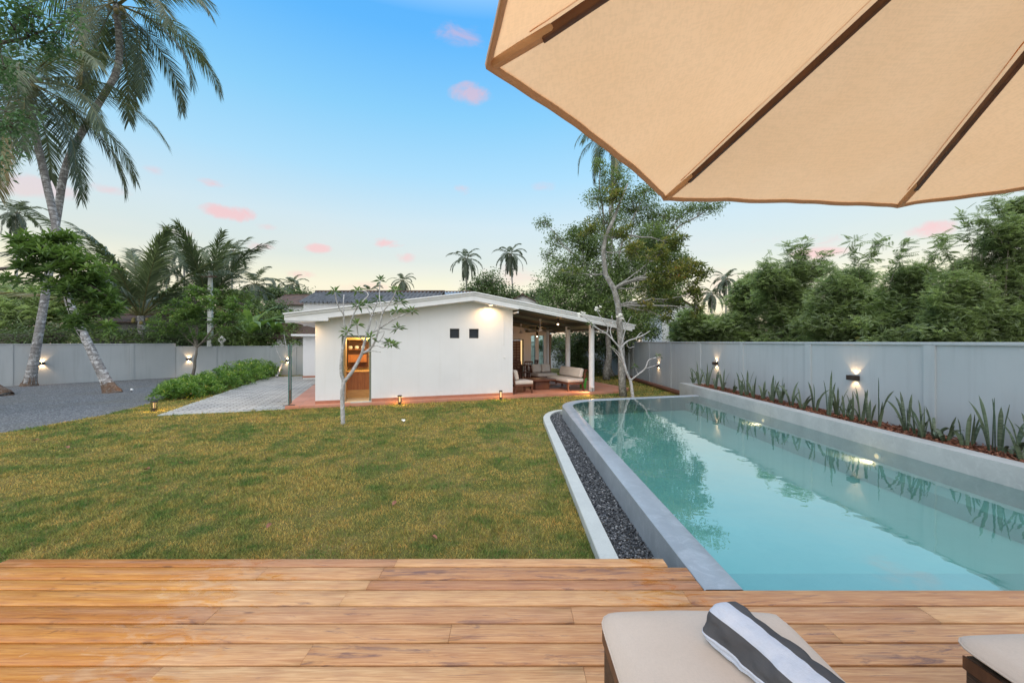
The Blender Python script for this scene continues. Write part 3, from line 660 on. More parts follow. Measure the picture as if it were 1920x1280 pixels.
# ---------------------------------------------------------------- deck boards
def deck():
    rows = [3.089, 2.972, 2.812, 2.697, 2.533, 2.375, 2.223, 2.066]
    while rows[-1] > -2.6: rows.append(rows[-1] - .1545)
    J = {0: [743], 1: [492, 715], 2: [691], 3: [645, 1288], 4: [400, 1073, 1741], 5: [844, 1561], 6: [576], 7: [284, 1098]}
    V = []; Fc = []; tone = []; rnd = random.Random(8); pr = [.12, .30, .66, .52, .92, .36, .72, .18]
    for i in range(len(rows) - 1):
        y1, y0 = rows[i], rows[i + 1]; g = .0065
        x0 = -3.82; x1 = {0: 1.145, 1: 1.275, 2: 1.275}.get(i, 5.69)
        py = 640 + (EYE - DK) * F / ((y0 + y1) / 2)
        cuts = [(p - 960) / (py - 640) * (EYE - DK) for p in J[i]] if i in J else [x0 + rnd.uniform(1, 3.5), rnd.uniform(.5, 3), rnd.uniform(3.5, 5.5)]
        xs = [x0] + [c for c in cuts if x0 < c < x1] + [x1]
        for a, b in zip(xs[:-1], xs[1:]):
            t = rnd.random() if rnd.random() < .6 or i >= len(pr) else pr[i]
            dz = rnd.uniform(-.0012, .0012); e = .0012; ba = a + e; bb = b - e; r_ = .004
            ya, yb = y0 + g, y1 - g; n = max(2, int((bb - ba) / .25)); base = len(V)
            bow = rnd.uniform(-.0015, .0015)
            sect = [(ya, -.028), (ya, -r_), (ya + r_ * .3, -r_ * .3), (ya + r_, 0), ((ya + yb) / 2, .0008), (yb - r_, 0), (yb - r_ * .3, -r_ * .3), (yb, -r_), (yb, -.028)]
            for k in range(n + 1):
                x = ba + (bb - ba) * k / n; q = bow * math.sin(math.pi * k / n)
                for (yy, zz) in sect: V.append((x, yy + q, DK + zz + dz))
            m = len(sect)
            for k in range(n):
                for j in range(m - 1):
                    Fc.append((base + k * m + j, base + (k + 1) * m + j, base + (k + 1) * m + j + 1, base + k * m + j + 1)); tone.append(t)
            # end caps as quads
            for kk, rev in ((0, 0), (n, 1)):
                q = base + kk * m
                for (c1, c2, c3, c4) in ((0, 1, 7, 8), (1, 2, 6, 7), (2, 3, 5, 6)):
                    f = (q + c1, q + c2, q + c3, q + c4); Fc.append(f[::-1] if rev else f); tone.append(t)
                f = (q + 3, q + 4, q + 5, q + 5)
    Fc = [f for f in Fc]
    o = np_mesh('deck', V, Fc, tone, M['deck'], smooth=False)
    tag(o, kind='structure')
    mb = MB(); 
    for xx in np.arange(-3.7, 5.6, .45):
        mb.box((xx, -2.5, -.05), (xx + .05, 2.66 if xx > .9 else 3.06, DK - .030))
    mb.box((-3.80, 3.062, -.05), (1.13, 3.082, DK - .032)); mb.box((-3.815, -2.5, -.05), (-3.795, 3.06, DK - .032))
    tag(mb.build('deck_frame', M['darkwood']), kind='structure')
deck()
# ================================================================ HOUSE (local frame: u along the front, v into the depth)
FL = .10
house = empty('house', (HO.x, HO.y, 0), TH, 'low white house with open verandah and shallow white gable roof', 'house')
PK = 4.826
def ztop(u): return (3.647 - .1496 * (PK - u)) if u < PK else (3.647 - .160 * (u - PK))
def zsof(u): return ztop(u) - .285
def wall_grid(us, zs, holes, v0, v1, top=None, mb=None, mi=0):
    """a wall with openings: cells of a u / z grid, openings left out and lined with reveals"""
    mb = mb or MB()
    T = (lambda u: top(u)) if top else None
    def P(u, z, v): return (u, v, (T(u) if (T and z == 'T') else z))
    zs2 = list(zs) + (['T'] if T else [])
    solid = {}
    for i in range(len(us) - 1):
        for j in range(len(zs2) - 1):
            um = (us[i] + us[i + 1]) / 2; zm = (zs2[j] + zs2[j + 1]) / 2 if zs2[j + 1] != 'T' else zs2[j] + .01
            solid[i, j] = not any(a < um < b and c < zm < d for a, b, c, d in holes)
    ni, nj = len(us) - 1, len(zs2) - 1
    for (i, j), s in solid.items():
        if not s: continue
        a, b, c, d = us[i], us[i + 1], zs2[j], zs2[j + 1]
        mb.add([P(a, c, v0), P(b, c, v0), P(b, d, v0), P(a, d, v0)], [(0, 1, 2, 3)], mi)
        mb.add([P(a, c, v1), P(b, c, v1), P(b, d, v1), P(a, d, v1)], [(3, 2, 1, 0)], mi)
        for (di, dj, q) in ((-1, 0, [P(a, c, v0), P(a, d, v0), P(a, d, v1), P(a, c, v1)]), (1, 0, [P(b, c, v0), P(b, c, v1), P(b, d, v1), P(b, d, v0)]),
                            (0, -1, [P(a, c, v0), P(a, c, v1), P(b, c, v1), P(b, c, v0)]), (0, 1, [P(a, d, v0), P(b, d, v0), P(b, d, v1), P(a, d, v1)])):
            if not solid.get((i + di, j + dj), False): mb.add(q, [(0, 1, 2, 3)], mi)
    return mb
DR = (.741, 1.609, FL, 2.19); W1 = (4.12, 4.45, 2.11, 2.436); W2 = (4.785, 5.127, 2.11, 2.436)
soft = lambda u: zsof(u) + .02
mb = wall_grid([0, .741, 1.609, 4.12, 4.45, PK - .041, 4.785 + .0, 5.127, 6.37] if False else [0, .741, 1.609, 4.12, 4.45, 4.785, 4.83, 5.127, 6.37], [FL, 2.11, 2.19, 2.436],
               [(DR[0], DR[1], 0, 2.19), W1, W2], 0, .2, soft)
o = mb.build('front_wall', M['white'], house)
# side walls, partitions
mb = MB(); mb.box((0.002, .202, FL), (.2, 9.9, 2.62)); mb.build('side_wall', M['white'], house)
mb = MB(); mb.box((6.17, .202, FL), (6.368, 6.8, 3.10)); mb.build('side_wall', M['white'], house)
mb = MB(); mb.box((-.002, -.012, FL + .001), (.735, -.0015, FL + .09)); mb.box((1.615, -.012, FL + .001), (6.372, -.0015, FL + .09)); mb.build('skirting', M['terrtrim'], house)
# kitchen seen through the open door
mb = MB(); mb.box((.2, 3.2, FL), (6.16, 3.3, 3.0)); mb.box((.705, .202, FL), (.735, 3.19, 2.6)); mb.box((2.6, .202, FL), (2.65, 3.19, 2.6)); mb.box((.74, .202, 2.45), (2.6, 3.19, 2.5)); mb.build('kitchen_wall', M['cream'], house)
mb = MB(); mb.box((.2, .0, FL - .004), (6.16, 3.2, FL + .008)); mb.build('kitchen_floor', M['cream'], house)
ct = MB(); ct.box((.75, .95, FL + .28), (2.5, 1.45, .965)); ct = ct
c_ = ct.build('counter', M['redwood'], house)
mb = MB(); mb.box((.74, .90, .967), (2.52, 1.5, 1.0)); mb.build('worktop', M['lightwood'], c_)
mb = MB(); mb.box((.74, .93, FL + .01), (2.5, 1.4, FL + .278)); mb.build('plinth', M['lightwood'], c_)
mb = MB()
for k in range(9): mb.box((.79 + k * .2, .944, FL + .285), (.796 + k * .2, .9495, .96))
mb.build('groove', M['darkwood'], c_)
mb = MB(); mb.box((.76, 2.75, 1.02), (1.52, 3.19, 2.05)); mb.box((.78, 2.6, 1.0), (1.5, 2.74, 1.04)); cb = mb.build('cabinet', M['darkwood'], house)
for k in range(3): 
    mb = MB(); mb.lathe([(0, 0), (.05, 0), (.075, .05), (.07, .10), (.03, .12), (0, .12)], 14); o = mb.build('pot', M['trim'], cb, smooth=True); o.location = (.88 + .22 * k, 2.66, 1.72)
mb = MB(); mb.box((.78, 2.55, 1.69), (1.5, 2.745, 1.715)); mb.box((.80, 2.58, 1.22), (1.45, 2.74, 1.50)); mb.build('shelf', M['redwood'], cb)
mb = MB(); mb.box((.76, 2.2, 2.06), (2.5, 2.6, 2.42)); mb.build('beam', M['lightwood'], house)
mb = MB()
for a, b in (((.741, .02, FL), (.80, .12, 2.19)), ((1.55, .02, FL), (1.609, .12, 2.19)), ((.80, .02, 2.12), (1.55, .12, 2.19))): mb.box(a, b)
fr = mb.build('door_frame', M['greentrim'], house)
mb = MB(); mb.box((.805, .125, FL + .02), (.845, .93, 2.11)); dl = mb.build('open_door', M['lightwood'], house)
mb = MB(); mb.tube([(.86, .86, 1.10), (.90, .86, 1.10), (.90, .78, 1.10)], .009, 8); mb.build('handle', M['black'], dl)
for (a, b, c, d) in (W1, W2):
    mb = MB(); mb.box((a + .002, .10, c + .002), (b - .002, .115, d - .002)); w = mb.build('window', M['darkglass'], house)
    mb = MB()
    for q in ((a + .002, .085, c + .002, a + .022, .13, d - .002), (b - .022, .085, c + .002, b - .002, .13, d - .002), (a + .022, .085, d - .022, b - .022, .13, d - .002), (a + .022, .085, c + .002, b - .022, .13, c + .022)): mb.box(q[:3], q[3:])
    for k in range(1, 4): z = c + (d - c) * k / 4; mb.box((a + .022, .088, z - .004), (b - .022, .098, z + .004))
    mb.build('frame', M['black'], w)
mb = MB(); mb.box((6.03, -.014, 1.40), (6.10, -.001, 1.47)); mb.box((6.035, -.012, 1.86), (6.045, -.001, 2.9)); mb.build('switch_box', M['plasticwhite'], house, bevel=.002)
# ---- roof: two sheets with stepped barge boards
V0, V1 = -.50, 7.6
def slab(mb, ua, ub, va, vb, zt, zb, mi=0):
    mb.hexa([(ua, va, ztop(ua) + zb), (ub, va, ztop(ub) + zb), (ub, vb, ztop(ub) + zb), (ua, vb, ztop(ua) + zb), (ua, va, ztop(ua) + zt), (ub, va, ztop(ub) + zt), (ub, vb, ztop(ub) + zt), (ua, vb, ztop(ua) + zt)], mi)
mb = MB()
for ua, ub in ((-.77, PK), (PK, 11.15)):
    slab(mb, ua, ub, V0 - .085, V1, 0, -.04)
roof = mb.build('roof', M['trim'], house)
mb = MB()
for ua, ub in ((-.74, PK), (PK, 11.10)):
    slab(mb, ua, ub, V0 - .04, V0 + .03, -.048, -.105)
for ua, ub in ((-.72, PK), (PK, 6.42)):
    slab(mb, ua, ub, V0, V0 + .03, -.107, -.285)
slab(mb, 6.42, 11.05, V0, V0 + .03, -.107, -.20)
slab(mb, 6.42, 11.05, V0 + .018, V0 + .045, -.202, -.255)
# boxed eave return on the left
mb.hexa([(-.72, V0, 2.61), (.404, V0, 2.61), (.404, V0 + .03, 2.61), (-.72, V0 + .03, 2.61), (-.72, V0, zsof(-.72) - .001), (.404, V0, zsof(.404) - .001), (.404, V0 + .03, zsof(.404) - .001), (-.72, V0 + .03, zsof(-.72) - .001)])
mb.box((-.755, V0 + .031, 2.61), (-.72, V1, ztop(-.75) - .046))
mb.build('fascia', M['trim'], roof)
mb = MB(); mb.box((-.72, V0 + .031, 2.615), (-.003, V1, 2.64)); mb.box((.0, V0 + .031, 2.615), (.404, -.003, 2.64)); mb.box((.38, V0 + .031, 2.641), (.404, -.003, zsof(.4)))
for ua, ub in ((.405, PK), (PK, 6.42)): slab(mb, ua, ub, V0 + .031, -.003, -.262, -.285)
mb.box((6.40, V0 + .031, 2.98), (6.42, .1, 3.04)); mb.build('soffit', M['white'], roof)
mb = MB(); slab(mb, 6.43, 11.05, V0 + .045, V1, -.12, -.135); mb.build('verandah_ceiling', M['ceiling'], roof)
mb = MB()
for v in (0.0, 2.1, 4.2, 6.2): slab(mb, 6.43, 11.0, v + .04, v + .10, -.137, -.235)
mb.box((9.55, .0, 2.50), (9.69, 7.0, 2.62)); mb.build('rafter', M['greentrim'], roof)
mb = MB(); mb.box((11.05, V0, ztop(11.05) - .18), (11.15, V1, ztop(11.05) - .05)); mb.build('gutter', M['trim'], roof)
# soffit lamps
def downlight(u, v, z, watt, ang=150):
    mb = MB(); mb.lathe([(0, 0), (.085, 0), (.095, .012), (.08, .02), (0, .02)], 20); o = mb.build('downlight', M['trim'], house, smooth=True, auto=40); o.location = (u, v, z - .022)
    mb = MB(); mb.lathe([(0, 0), (.07, 0), (.07, .004), (0, .004)], 20); l = mb.build('lens', M['lamp'], o); l.location = (0, 0, -.006)
    spot(house, (u, v, z - .04), (0, 0.12, -1), watt, ang, .6, WARM, .05)
downlight(5.47, -.30, zsof(5.47), 52, 170)
downlight(-.36, -.1, 2.615, 80, 170)
# verandah columns
for (u, v, r) in ((9.62, .10, .105), (9.62, 2.09, .105), (9.62, 4.2, .06), (10.43, 6.0, .06)):
    mb = MB(); h = ztop(u) - .24; mb.lathe([(r, FL), (r, h)], 24, (u, v, 0)); o = mb.build('column', M['white'], house, smooth=True, auto=50)
    mb = MB(); mb.lathe([(r + .004, FL + .001), (r + .004, FL + .16)], 24, (u, v, 0)); mb.build('column_base', M['curb'], o, smooth=True, auto=50)
# back wall of the verandah with a lattice door and slit windows
Bv = 7.0
WA, WB, DB = (9.89, 10.15, .72, 2.32), (10.34, 10.66, .72, 2.32), (8.35, 9.45, FL, 2.12)
mb = wall_grid([6.37, 8.35, 9.45, 9.89, 10.15, 10.34, 10.66, 11.02], [FL, .72, 2.12, 2.32], [DB, WA, WB], Bv, Bv + .2, lambda u: ztop(u) - .14); mb.build('rear_wall', M['white'], house)
mb = MB(); mb.box((8.35, Bv + .05, FL), (9.30, Bv + .08, 2.05)); d = mb.build('lattice_door', M['curtain'], house)
mb = MB()
for k in range(13): mb.box((8.37, Bv + .03, .22 + k * .145), (9.28, Bv + .048, .26 + k * .145))
for k in range(5): mb.box((8.40 + k * .21, Bv + .025, FL + .02), (8.43 + k * .21, Bv + .029, 2.04))
mb.build('lattice', M['darkwood'], d)
mb = MB(); mb.box((9.38, Bv - .01, FL), (9.449, Bv + .1, 2.12)); mb.box((8.3, Bv - .012, 2.07), (9.379, Bv + .1, 2.119)); mb.build('door_frame', M['greentrim'], house)
mb = MB(); mb.box((9.305, Bv + .06, FL), (9.375, Bv + .07, 2.06)); mb.build('lit_gap', M['lampsoft'], house)
for (a, b, c, e) in (WA, WB):
    mb = MB(); mb.box((a, Bv + .10, c), (b, Bv + .106, e)); w = mb.build('window', M['glass'], house)
    mb = MB()
    for k in range(4): x = a + (b - a) * (k + .5) / 4; mb.box((x - .006, Bv + .08, c), (x + .006, Bv + .09, 1.72))
    for z in (1.18, 1.72): mb.box((a, Bv + .078, z), (b, Bv + .092, z + .02))
    mb.build('bars', M['black'], w)
# wing further back on the left
wg = MB(); wg.box((-1.75, 9.95, 0.02), (-.005, 13.5, 2.28)); wg.build('wing_wall', M['white'], house)
mb = MB(); mb.box((-2.25, 9.6, 2.281), (-.003, 13.6, 2.38)); mb.build('wing_eave', M['trim'], house)
mb = MB(); mb.box((-1.765, 9.935, FL + .012), (-.004, 9.949, FL + .10)); mb.build('skirting', M['terrtrim'], house)
# terrace floor, red tiles
tp = [(-.78, -.24), (10.9, -.24), (11.6, .5), (11.6, 8.5), (-.78, 9.9)]
mb = MB(); mb.poly(tp, -.05, FL); o = mb.build('terrace_floor', M['terracotta'], house, bevel=.006)
mb = MB(); mb.box((1.0, -.20, FL + .001), (1.62, .02, FL + .022)); mb.build('doorstep', M['curb'], house, bevel=.004)
point(house, (1.6, 1.9, 2.2), 60, (1, .80, .40), .12)
point(house, (1.2, .75, 1.9), 7, (1, .70, .30), .12)
# paving of the path
mb = MB(); mb.poly([(-3.74, -.12), (-.785, -.12), (-.785, 12.4), (-3.74, 12.4)], -.05, .014); o = mb.build('path', M['paving']); o.location = (HO.x, HO.y, 0); o.rotation_euler = (0, 0, TH); tag(o, kind='structure')
mb = MB(); mb.box((-3.82, -.20, -.05), (-.80, -.122, .02)); mb.box((-3.82, -.12, -.05), (-3.743, 12.4, .02)); o = mb.build('path_kerb', M['curb']); o.location = (HO.x, HO.y, 0); o.rotation_euler = (0, 0, TH); tag(o, kind='structure')

def at_uv(u, v, z=0): p = uv(u, v); return (p[0], p[1], z)
# glass screens at the terrace edge
for (u0, v0, L_, z1, lab) in ((-.70, -.10, .42, 1.90, 'tall narrow glass fin on a dark foot at the near terrace corner'), (-.70, 6.05, .34, 2.53, 'tall narrow glass fin at the far end of the terrace edge, close to the wing')):
    e = empty('glass_screen', at_uv(u0, v0, FL), TH, lab, 'glass screen', 'glass fins along the terrace edge')
    mb = MB(); mb.box((-.005, 0, .015), (.005, L_, z1 - FL)); mb.build('pane', M['glass'], e)
    mb = MB()
    for y in (-.008, L_ + .001): mb.box((-.012, y, .015), (.012, y + .009, z1 - FL))
    mb.build('edge', M['glass_edge'], e)
    mb = MB(); mb.box((-.16, -.03, 0), (.16, .07, .014)); mb.build('foot', M['black'], e, bevel=.003)

# ceiling fans and lamps of the verandah
def fan(u, v, zb, a0, label):
    zc = ztop(u) - .14
    e = empty('ceiling_fan', at_uv(u, v, zb), TH, label, 'ceiling fan', 'ceiling fans of the verandah')
    mb = MB(); mb.lathe([(0, .02), (.055, .02), (.05, .09), (.014, .12), (.012, zc - zb - .10), (.055, zc - zb - .06), (.05, zc - zb - .005), (0, zc - zb - .005)], 16); mb.build('rod', M['plasticwhite'], e, smooth=True, auto=40)
    mb = MB(); mb.lathe([(0, -.05), (.06, -.045), (.10, -.01), (.10, .018), (0, .019)], 20); mb.build('motor', M['plasticwhite'], e, smooth=True, auto=40)
    for k in range(3):
        mb = MB(); mb.hexa([(.10, -.03, -.004), (.60, -.065, -.012), (.60, .065, .006), (.10, .03, .0), (.10, -.03, .002), (.60, -.065, -.006), (.60, .065, .012), (.10, .03, .006)])
        b = mb.build('blade', M['plasticwhite'], e, bevel=.002); b.rotation_euler = (0, 0, a0 + k * 2.094)
fan(8.31, 2.05, 2.47, .1, 'white three-bladed ceiling fan nearer the verandah front')
fan(8.7, 5.4, 2.44, .8, 'white three-bladed ceiling fan deep in the verandah, partly behind the near one')
def pendant(u, v, z, label, r=.05):
    e = empty('ceiling_lamp', at_uv(u, v, z), TH, label, 'lamp', 'ceiling lamps of the verandah'); zc = ztop(u) - .14 - z
    mb = MB(); mb.lathe([(0, .06), (r * .8, .06), (r, .12), (r, zc - .002), (0, zc - .002)], 16); mb.build('shade', M['bronze'], e, smooth=True, auto=40)
    mb = MB(); mb.lathe([(0, 0), (r * .6, .01), (r * .75, .04), (r * .6, .062), (0, .062)], 14); mb.build('bulb', M['lamp'], e, smooth=True)
    point(e, (0, 0, -.06), 11, (1, .50, .20), .04)
pendant(8.35, .43, 2.62, 'small cylindrical lit ceiling lamp near the front verge of the verandah')
pendant(9.7, 5.7, 2.22, 'bright bare bulb hanging before the slit windows at the verandah back')

# verandah furniture
def cush(mb_name, a, b, m, parent, bev=.05, bulge=.02):
    mb = MB(); mb.box(a, b); o = mb.build(mb_name, m, parent, bevel=bev, seg=4)
    return o
def sofa(loc, rz, Ls, label, grp, pillow_n=1, back=True):
    """origin at floor centre, seat faces +x, length along y"""
    e = empty('sofa', loc, rz, label, 'sofa', grp); D = .74
    mb = MB(); mb.box((-D / 2, -Ls / 2, .26), (D / 2, Ls / 2, .33)); mb.build('seat_frame', M['darkwood'], e, bevel=.006)
    for sx in (-1, 1):
        for sy in (-1, 1):
            mb = MB(); x = sx * (D / 2 - .045); y = sy * (Ls / 2 - .045)
            if sx < 0: mb.beam((x - .03, y, 0), (x + .015, y, .26), .06, .06, 0, (0, 1, 0)); mb.beam((x - .035, y, .33), (x - .13, y, .78), .05, .05, 0, (0, 1, 0))
            else: mb.box((x - .03, y - .03, 0), (x + .03, y + .03, .26))
            mb.build('leg', M['darkwood'], e)
    mb = MB(); mb.beam((-D / 2 - .155, -Ls / 2 + .03, .77), (-D / 2 - .155, Ls / 2 - .03, .77), .04, .07); mb.beam((-D / 2 - .10, -Ls / 2 + .03, .50), (-D / 2 - .10, Ls / 2 - .03, .50), .03, .07)
    mb.build('backrest_frame', M['darkwood'], e, bevel=.004)
    cush('seat_cushion', (-D / 2 + .02, -Ls / 2 + .01, .332), (D / 2 - .0, Ls / 2 - .01, .47), M['sofa_cloth'], e, .04)
    n = pillow_n; w = (Ls - .06) / n
    for k in range(n):
        o = cush('back_cushion', (-.085, -w / 2 + .01, -.18), (.085, w / 2 - .01, .20), M['sofa_cloth'], e, .07)
        o.location = (-D / 2 + .085, -Ls / 2 + .03 + w * (k + .5), .665); o.rotation_euler = (0, R(-14), 0)
    return e
sofa(at_uv(6.86, .55, FL), TH + .06, .74, 'beige cushioned armchair with dark frame beside the end of the white wall', 'verandah seats')
sofa(at_uv(9.0, 1.15, FL), TH + math.pi + .05, 1.75, 'beige cushioned sofa with dark frame between table and green bin, facing left', 'verandah seats', 1)
sofa(at_uv(9.05, 3.35, FL), TH - math.pi / 2 + .1, 1.0, 'grey-beige sofa behind the coffee table, its back to the dining table', 'verandah seats', 2)
e = empty('coffee_table', at_uv(7.98, 1.35, FL), TH, 'square dark wooden coffee table on a block base between the seats', 'table')
mb = MB(); mb.box((-.50, -.50, .36), (.50, .50, .42)); mb.build('tabletop', M['darkwood'], e, bevel=.008)
mb = MB(); mb.box((-.30, -.30, 0), (.30, .30, .358)); mb.build('pedestal', M['darkwood'], e, bevel=.006)
e = empty('dining_table', at_uv(7.9, 5.1, FL), TH, 'dark wooden dining table behind the sofas', 'table')
mb = MB(); mb.box((-.95, -.45, .72), (.95, .45, .76)); mb.build('tabletop', M['darkwood'], e, bevel=.006)
for sx in (-1, 1):
    for sy in (-1, 1): mb = MB(); mb.box((sx * .86 - .035, sy * .38 - .035, 0), (sx * .86 + .035, sy * .38 + .035, .719)); mb.build('leg', M['darkwood'], e)
def chair(loc, rz, label):
    e = empty('dining_chair', loc, rz, label, 'chair', 'dining chairs on the verandah')
    mb = MB(); mb.box((-.22, -.22, .43), (.22, .22, .465)); mb.build('seat', M['darkwood'], e, bevel=.006)
    for sx in (-1, 1):
        for sy in (-1, 1): mb = MB(); mb.box((sx * .19 - .02, sy * .19 - .02, 0), (sx * .19 + .02, sy * .19 + .02, .429 if sx > 0 else .429)); mb.build('leg', M['darkwood'], e)
    mb = MB()
    for sy in (-1, 1): mb.beam((-.20, sy * .19, .466), (-.27, sy * .19, .98), .035, .035, 0, (0, 1, 0))
    for z, h in ((.95, .07), (.78, .04), (.60, .03)): mb.beam((-.20 - .07 * (z - .466) / .514, -.17, z), (-.20 - .07 * (z - .466) / .514, .17, z), .02, h)
    for k in range(4): y = -.12 + k * .08; mb.beam((-.215, y, .60), (-.262, y, .93), .014, .02, 0, (0, 1, 0))
    mb.build('backrest', M['darkwood'], e)
chair(at_uv(8.55, 4.25, FL), TH + math.pi / 2, 'dark slatted chair on the near side of the dining table, rightmost')
chair(at_uv(7.95, 4.25, FL), TH + math.pi / 2 + .1, 'dark slatted chair on the near side of the dining table, beside the rightmost one')
chair(at_uv(8.55, 5.95, FL), TH - math.pi / 2, 'dark slatted chair on the far side of the dining table')
chair(at_uv(9.15, 5.1, FL), TH + math.pi, 'dark slatted chair at the right end of the dining table')
e = empty('waste_bin', at_uv(9.72, .95, FL), TH, 'bright green plastic bin beside the end of the sofa', 'bin')
mb = MB(); mb.hexa([(-.09, -.09, 0), (.09, -.09, 0), (.09, .09, 0), (-.09, .09, 0), (-.12, -.12, .40), (.12, -.12, .40), (.12, .12, .40), (-.12, .12, .40)]); mb.build('tub', M['plasticgreen'], e, bevel=.01)
mb = MB(); mb.box((-.128, -.128, .401), (.128, .128, .425)); mb.build('rim', M['plasticgreen'], e, bevel=.004)
e = empty('garden_spotlight', at_uv(9.50, -.16, FL), TH + 2.6, 'small white spotlight on a spike at the foot of the front column', 'spotlight')
mb = MB(); mb.tube([(0, 0, 0), (0, 0, .14)], .008, 8); mb.build('spike', M['black'], e)
mb = MB(); mb.tube([(-.06, 0, .16), (.05, 0, .20)], [.035, .05], 14); mb.build('head', M['plasticwhite'], e)
spot(e, (.04, .1, .25), (.6, .5, -.35), 80, 130, .8, (1, .55, .25), .04)
o = bpy.data.objects; 
# potted plant on the back left of the curtain column
mb = MB()
for k in range(9):
    a = k * .7; mb.tube([(math.cos(a) * .05, math.sin(a) * .05, 0), (math.cos(a) * .05, math.sin(a) * .05, 1.15), (math.cos(a) * .08, math.sin(a) * .08, 2.1)], [.035, .02, .04], 6)
o = mb.build('tied_curtain', M['curtain']); o.location = at_uv(9.78, 4.35, FL + .15); tag(o, 'brown cloth curtain tied at a verandah column', 'curtain')

# ---------------------------------------------------------------- path lights
def bollard(px, py, h, label):
    p = G(px, py); e = empty('path_light', p, 0, label, 'path light', 'low path lights in the lawn')
    s = .042
    mb = MB(); mb.box((-s - .012, -s - .012, 0), (s + .012, s + .012, .02)); mb.build('base', M['black'], e, bevel=.003)
    mb = MB()
    for sx in (-1, 1):
        for sy in (-1, 1): mb.box((sx * s - .007, sy * s - .007, .021), (sx * s + .007, sy * s + .007, h - .045))
    mb.box((-.03, -.03, .021), (.03, .03, h * .33)); mb.build('frame', M['black'], e)
    mb = MB(); mb.box((-s - .014, -s - .014, h - .044), (s + .014, s + .014, h)); mb.build('cap', M['black'], e, bevel=.003)
    mb = MB(); mb.lathe([(0, h * .34), (.022, h * .34), (.022, h - .05), (0, h - .05)], 12); mb.build('bulb', M['lampsoft'], e)
    for a in range(4):
        q = R(45 + 90 * a); spot(e, (.055 * math.cos(q), .055 * math.sin(q), h - .05), (math.cos(q) * .55, math.sin(q) * .55, -1), 16, 155, 1.0, (1, .62, .14), .015)
bollard(289, 771, .30, 'black lantern-shaped path light in the grass at the left, before the gravel drive')
bollard(359, 745, .27, 'black lantern-shaped path light at the near end of the leafy hedge')
bollard(749.5, 759, .31, 'black path light before the middle of the white house wall')
bollard(939, 750.5, .34, 'black path light near the right end of the white house wall')
e = empty('palm_spotlight', G(247, 735), 0, 'tiny lit ground spotlight at the foot of the leaning palm', 'spotlight')
mb = MB(); mb.tube([(0, 0, 0), (0, 0, .06)], .008, 8); mb.build('spike', M['black'], e)
mb = MB(); mb.tube([(.05, 0, .09), (-.03, 0, .11)], [.035, .04], 14); mb.build('head', M['plasticwhite'], e)
spot(e, (-.06, 0, .12), (-1, .1, .35), 10, 70, .7, (1, .6, .3), .03)

# ================================================================ BOUNDARY WALLS
def wall_run(pts, top, name, label, step=2.6, ph=.0, inner_side=1, tops=None, coping=True, grp=None):
    e = empty(name, (pts[0][0], pts[0][1], 0), 0, label, 'wall', grp); ox, oy = pts[0]
    body = MB(); cap = MB(); ribs = []
    for i in range(len(pts) - 1):
        a, b = Vector(pts[i]), Vector(pts[i + 1]); d = (b - a).normalized(); nrm = Vector((-d.y, d.x)) * inner_side; L_ = (b - a).length; z1 = tops[i] if tops else top
        a -= Vector((ox, oy)); b -= Vector((ox, oy)); o = -nrm * .14
        body.hexa([(a.x, a.y, -.15), (b.x, b.y, -.15), (b.x + o.x, b.y + o.y, -.15), (a.x + o.x, a.y + o.y, -.15), (a.x, a.y, z1 - .05), (b.x, b.y, z1 - .05), (b.x + o.x, b.y + o.y, z1 - .05), (a.x + o.x, a.y + o.y, z1 - .05)])
        q = nrm * .025; w = -nrm * .165
        cap.hexa([(a.x + q.x, a.y + q.y, z1 - .049), (b.x + q.x, b.y + q.y, z1 - .049), (b.x + w.x, b.y + w.y, z1 - .049), (a.x + w.x, a.y + w.y, z1 - .049), (a.x + q.x, a.y + q.y, z1), (b.x + q.x, b.y + q.y, z1), (b.x + w.x, b.y + w.y, z1), (a.x + w.x, a.y + w.y, z1)])
        s = ph if i == 0 else step / 2
        while s < L_ - .1:
            c = a + d * s; h = d * .085; q = nrm * .03
            rb = MB(); rb.hexa([((c - h).x, (c - h).y, -.1), ((c + h).x, (c + h).y, -.1), ((c + h).x + q.x, (c + h).y + q.y, -.1), ((c - h).x + q.x, (c - h).y + q.y, -.1),
                                ((c - h).x, (c - h).y, z1 - .051), ((c + h).x, (c + h).y, z1 - .051), ((c + h).x + q.x, (c + h).y + q.y, z1 - .051), ((c - h).x + q.x, (c - h).y + q.y, z1 - .051)])
            ribs.append(rb); s += step
    body.build('panel', M['wall'], e); cap.build('coping', M['wall'], e, bevel=.006)
    for rb in ribs: rb.build('pilaster', M['wall'], e)
    return e
WX = 6.55
wall_run([(WX, -3.0), (WX, 22.6)], 1.99, 'boundary_wall', 'long smooth grey boundary wall with lamps along the pool on the right', 2.60, 9.34 - 2.6 * 3, 1)
wall_run([(WX, 22.78), (5.5, 26.5), (2.5, 31.2), (-4, 31.2)], 2.0, 'boundary_wall', 'far grey boundary wall glimpsed behind the verandah', 2.6, 1.2, 1)
wall_run([(-30, 12.4), (-23.9, 17.0), (-21.07, 19.84), (-18.75, 22.6)], 1.89, 'boundary_wall', 'taller grey boundary wall behind the two leaning palms', 3.6, 2.0, -1)
wall_run([(-18.76, 22.62), (-14.15, 23.9), (-9.0, 24.2)], 1.73, 'boundary_wall', 'lower grey boundary wall behind the hedge and paved path', 2.65, 1.9, -1)
mb = MB(); mb.box((-12.1, 24.17 - .35, .0), (-11.0, 23.9, 1.05)); 
# low concrete ledge at the foot of the right wall
mb = MB(); mb.tube([(6.2, 13.9, .10), (6.2, 22.0, .10)], .09, 12); o = mb.build('drain_pipe', M['darkwood']); tag(o, 'dark pipe lying along the foot of the right boundary wall behind the pool', 'pipe')

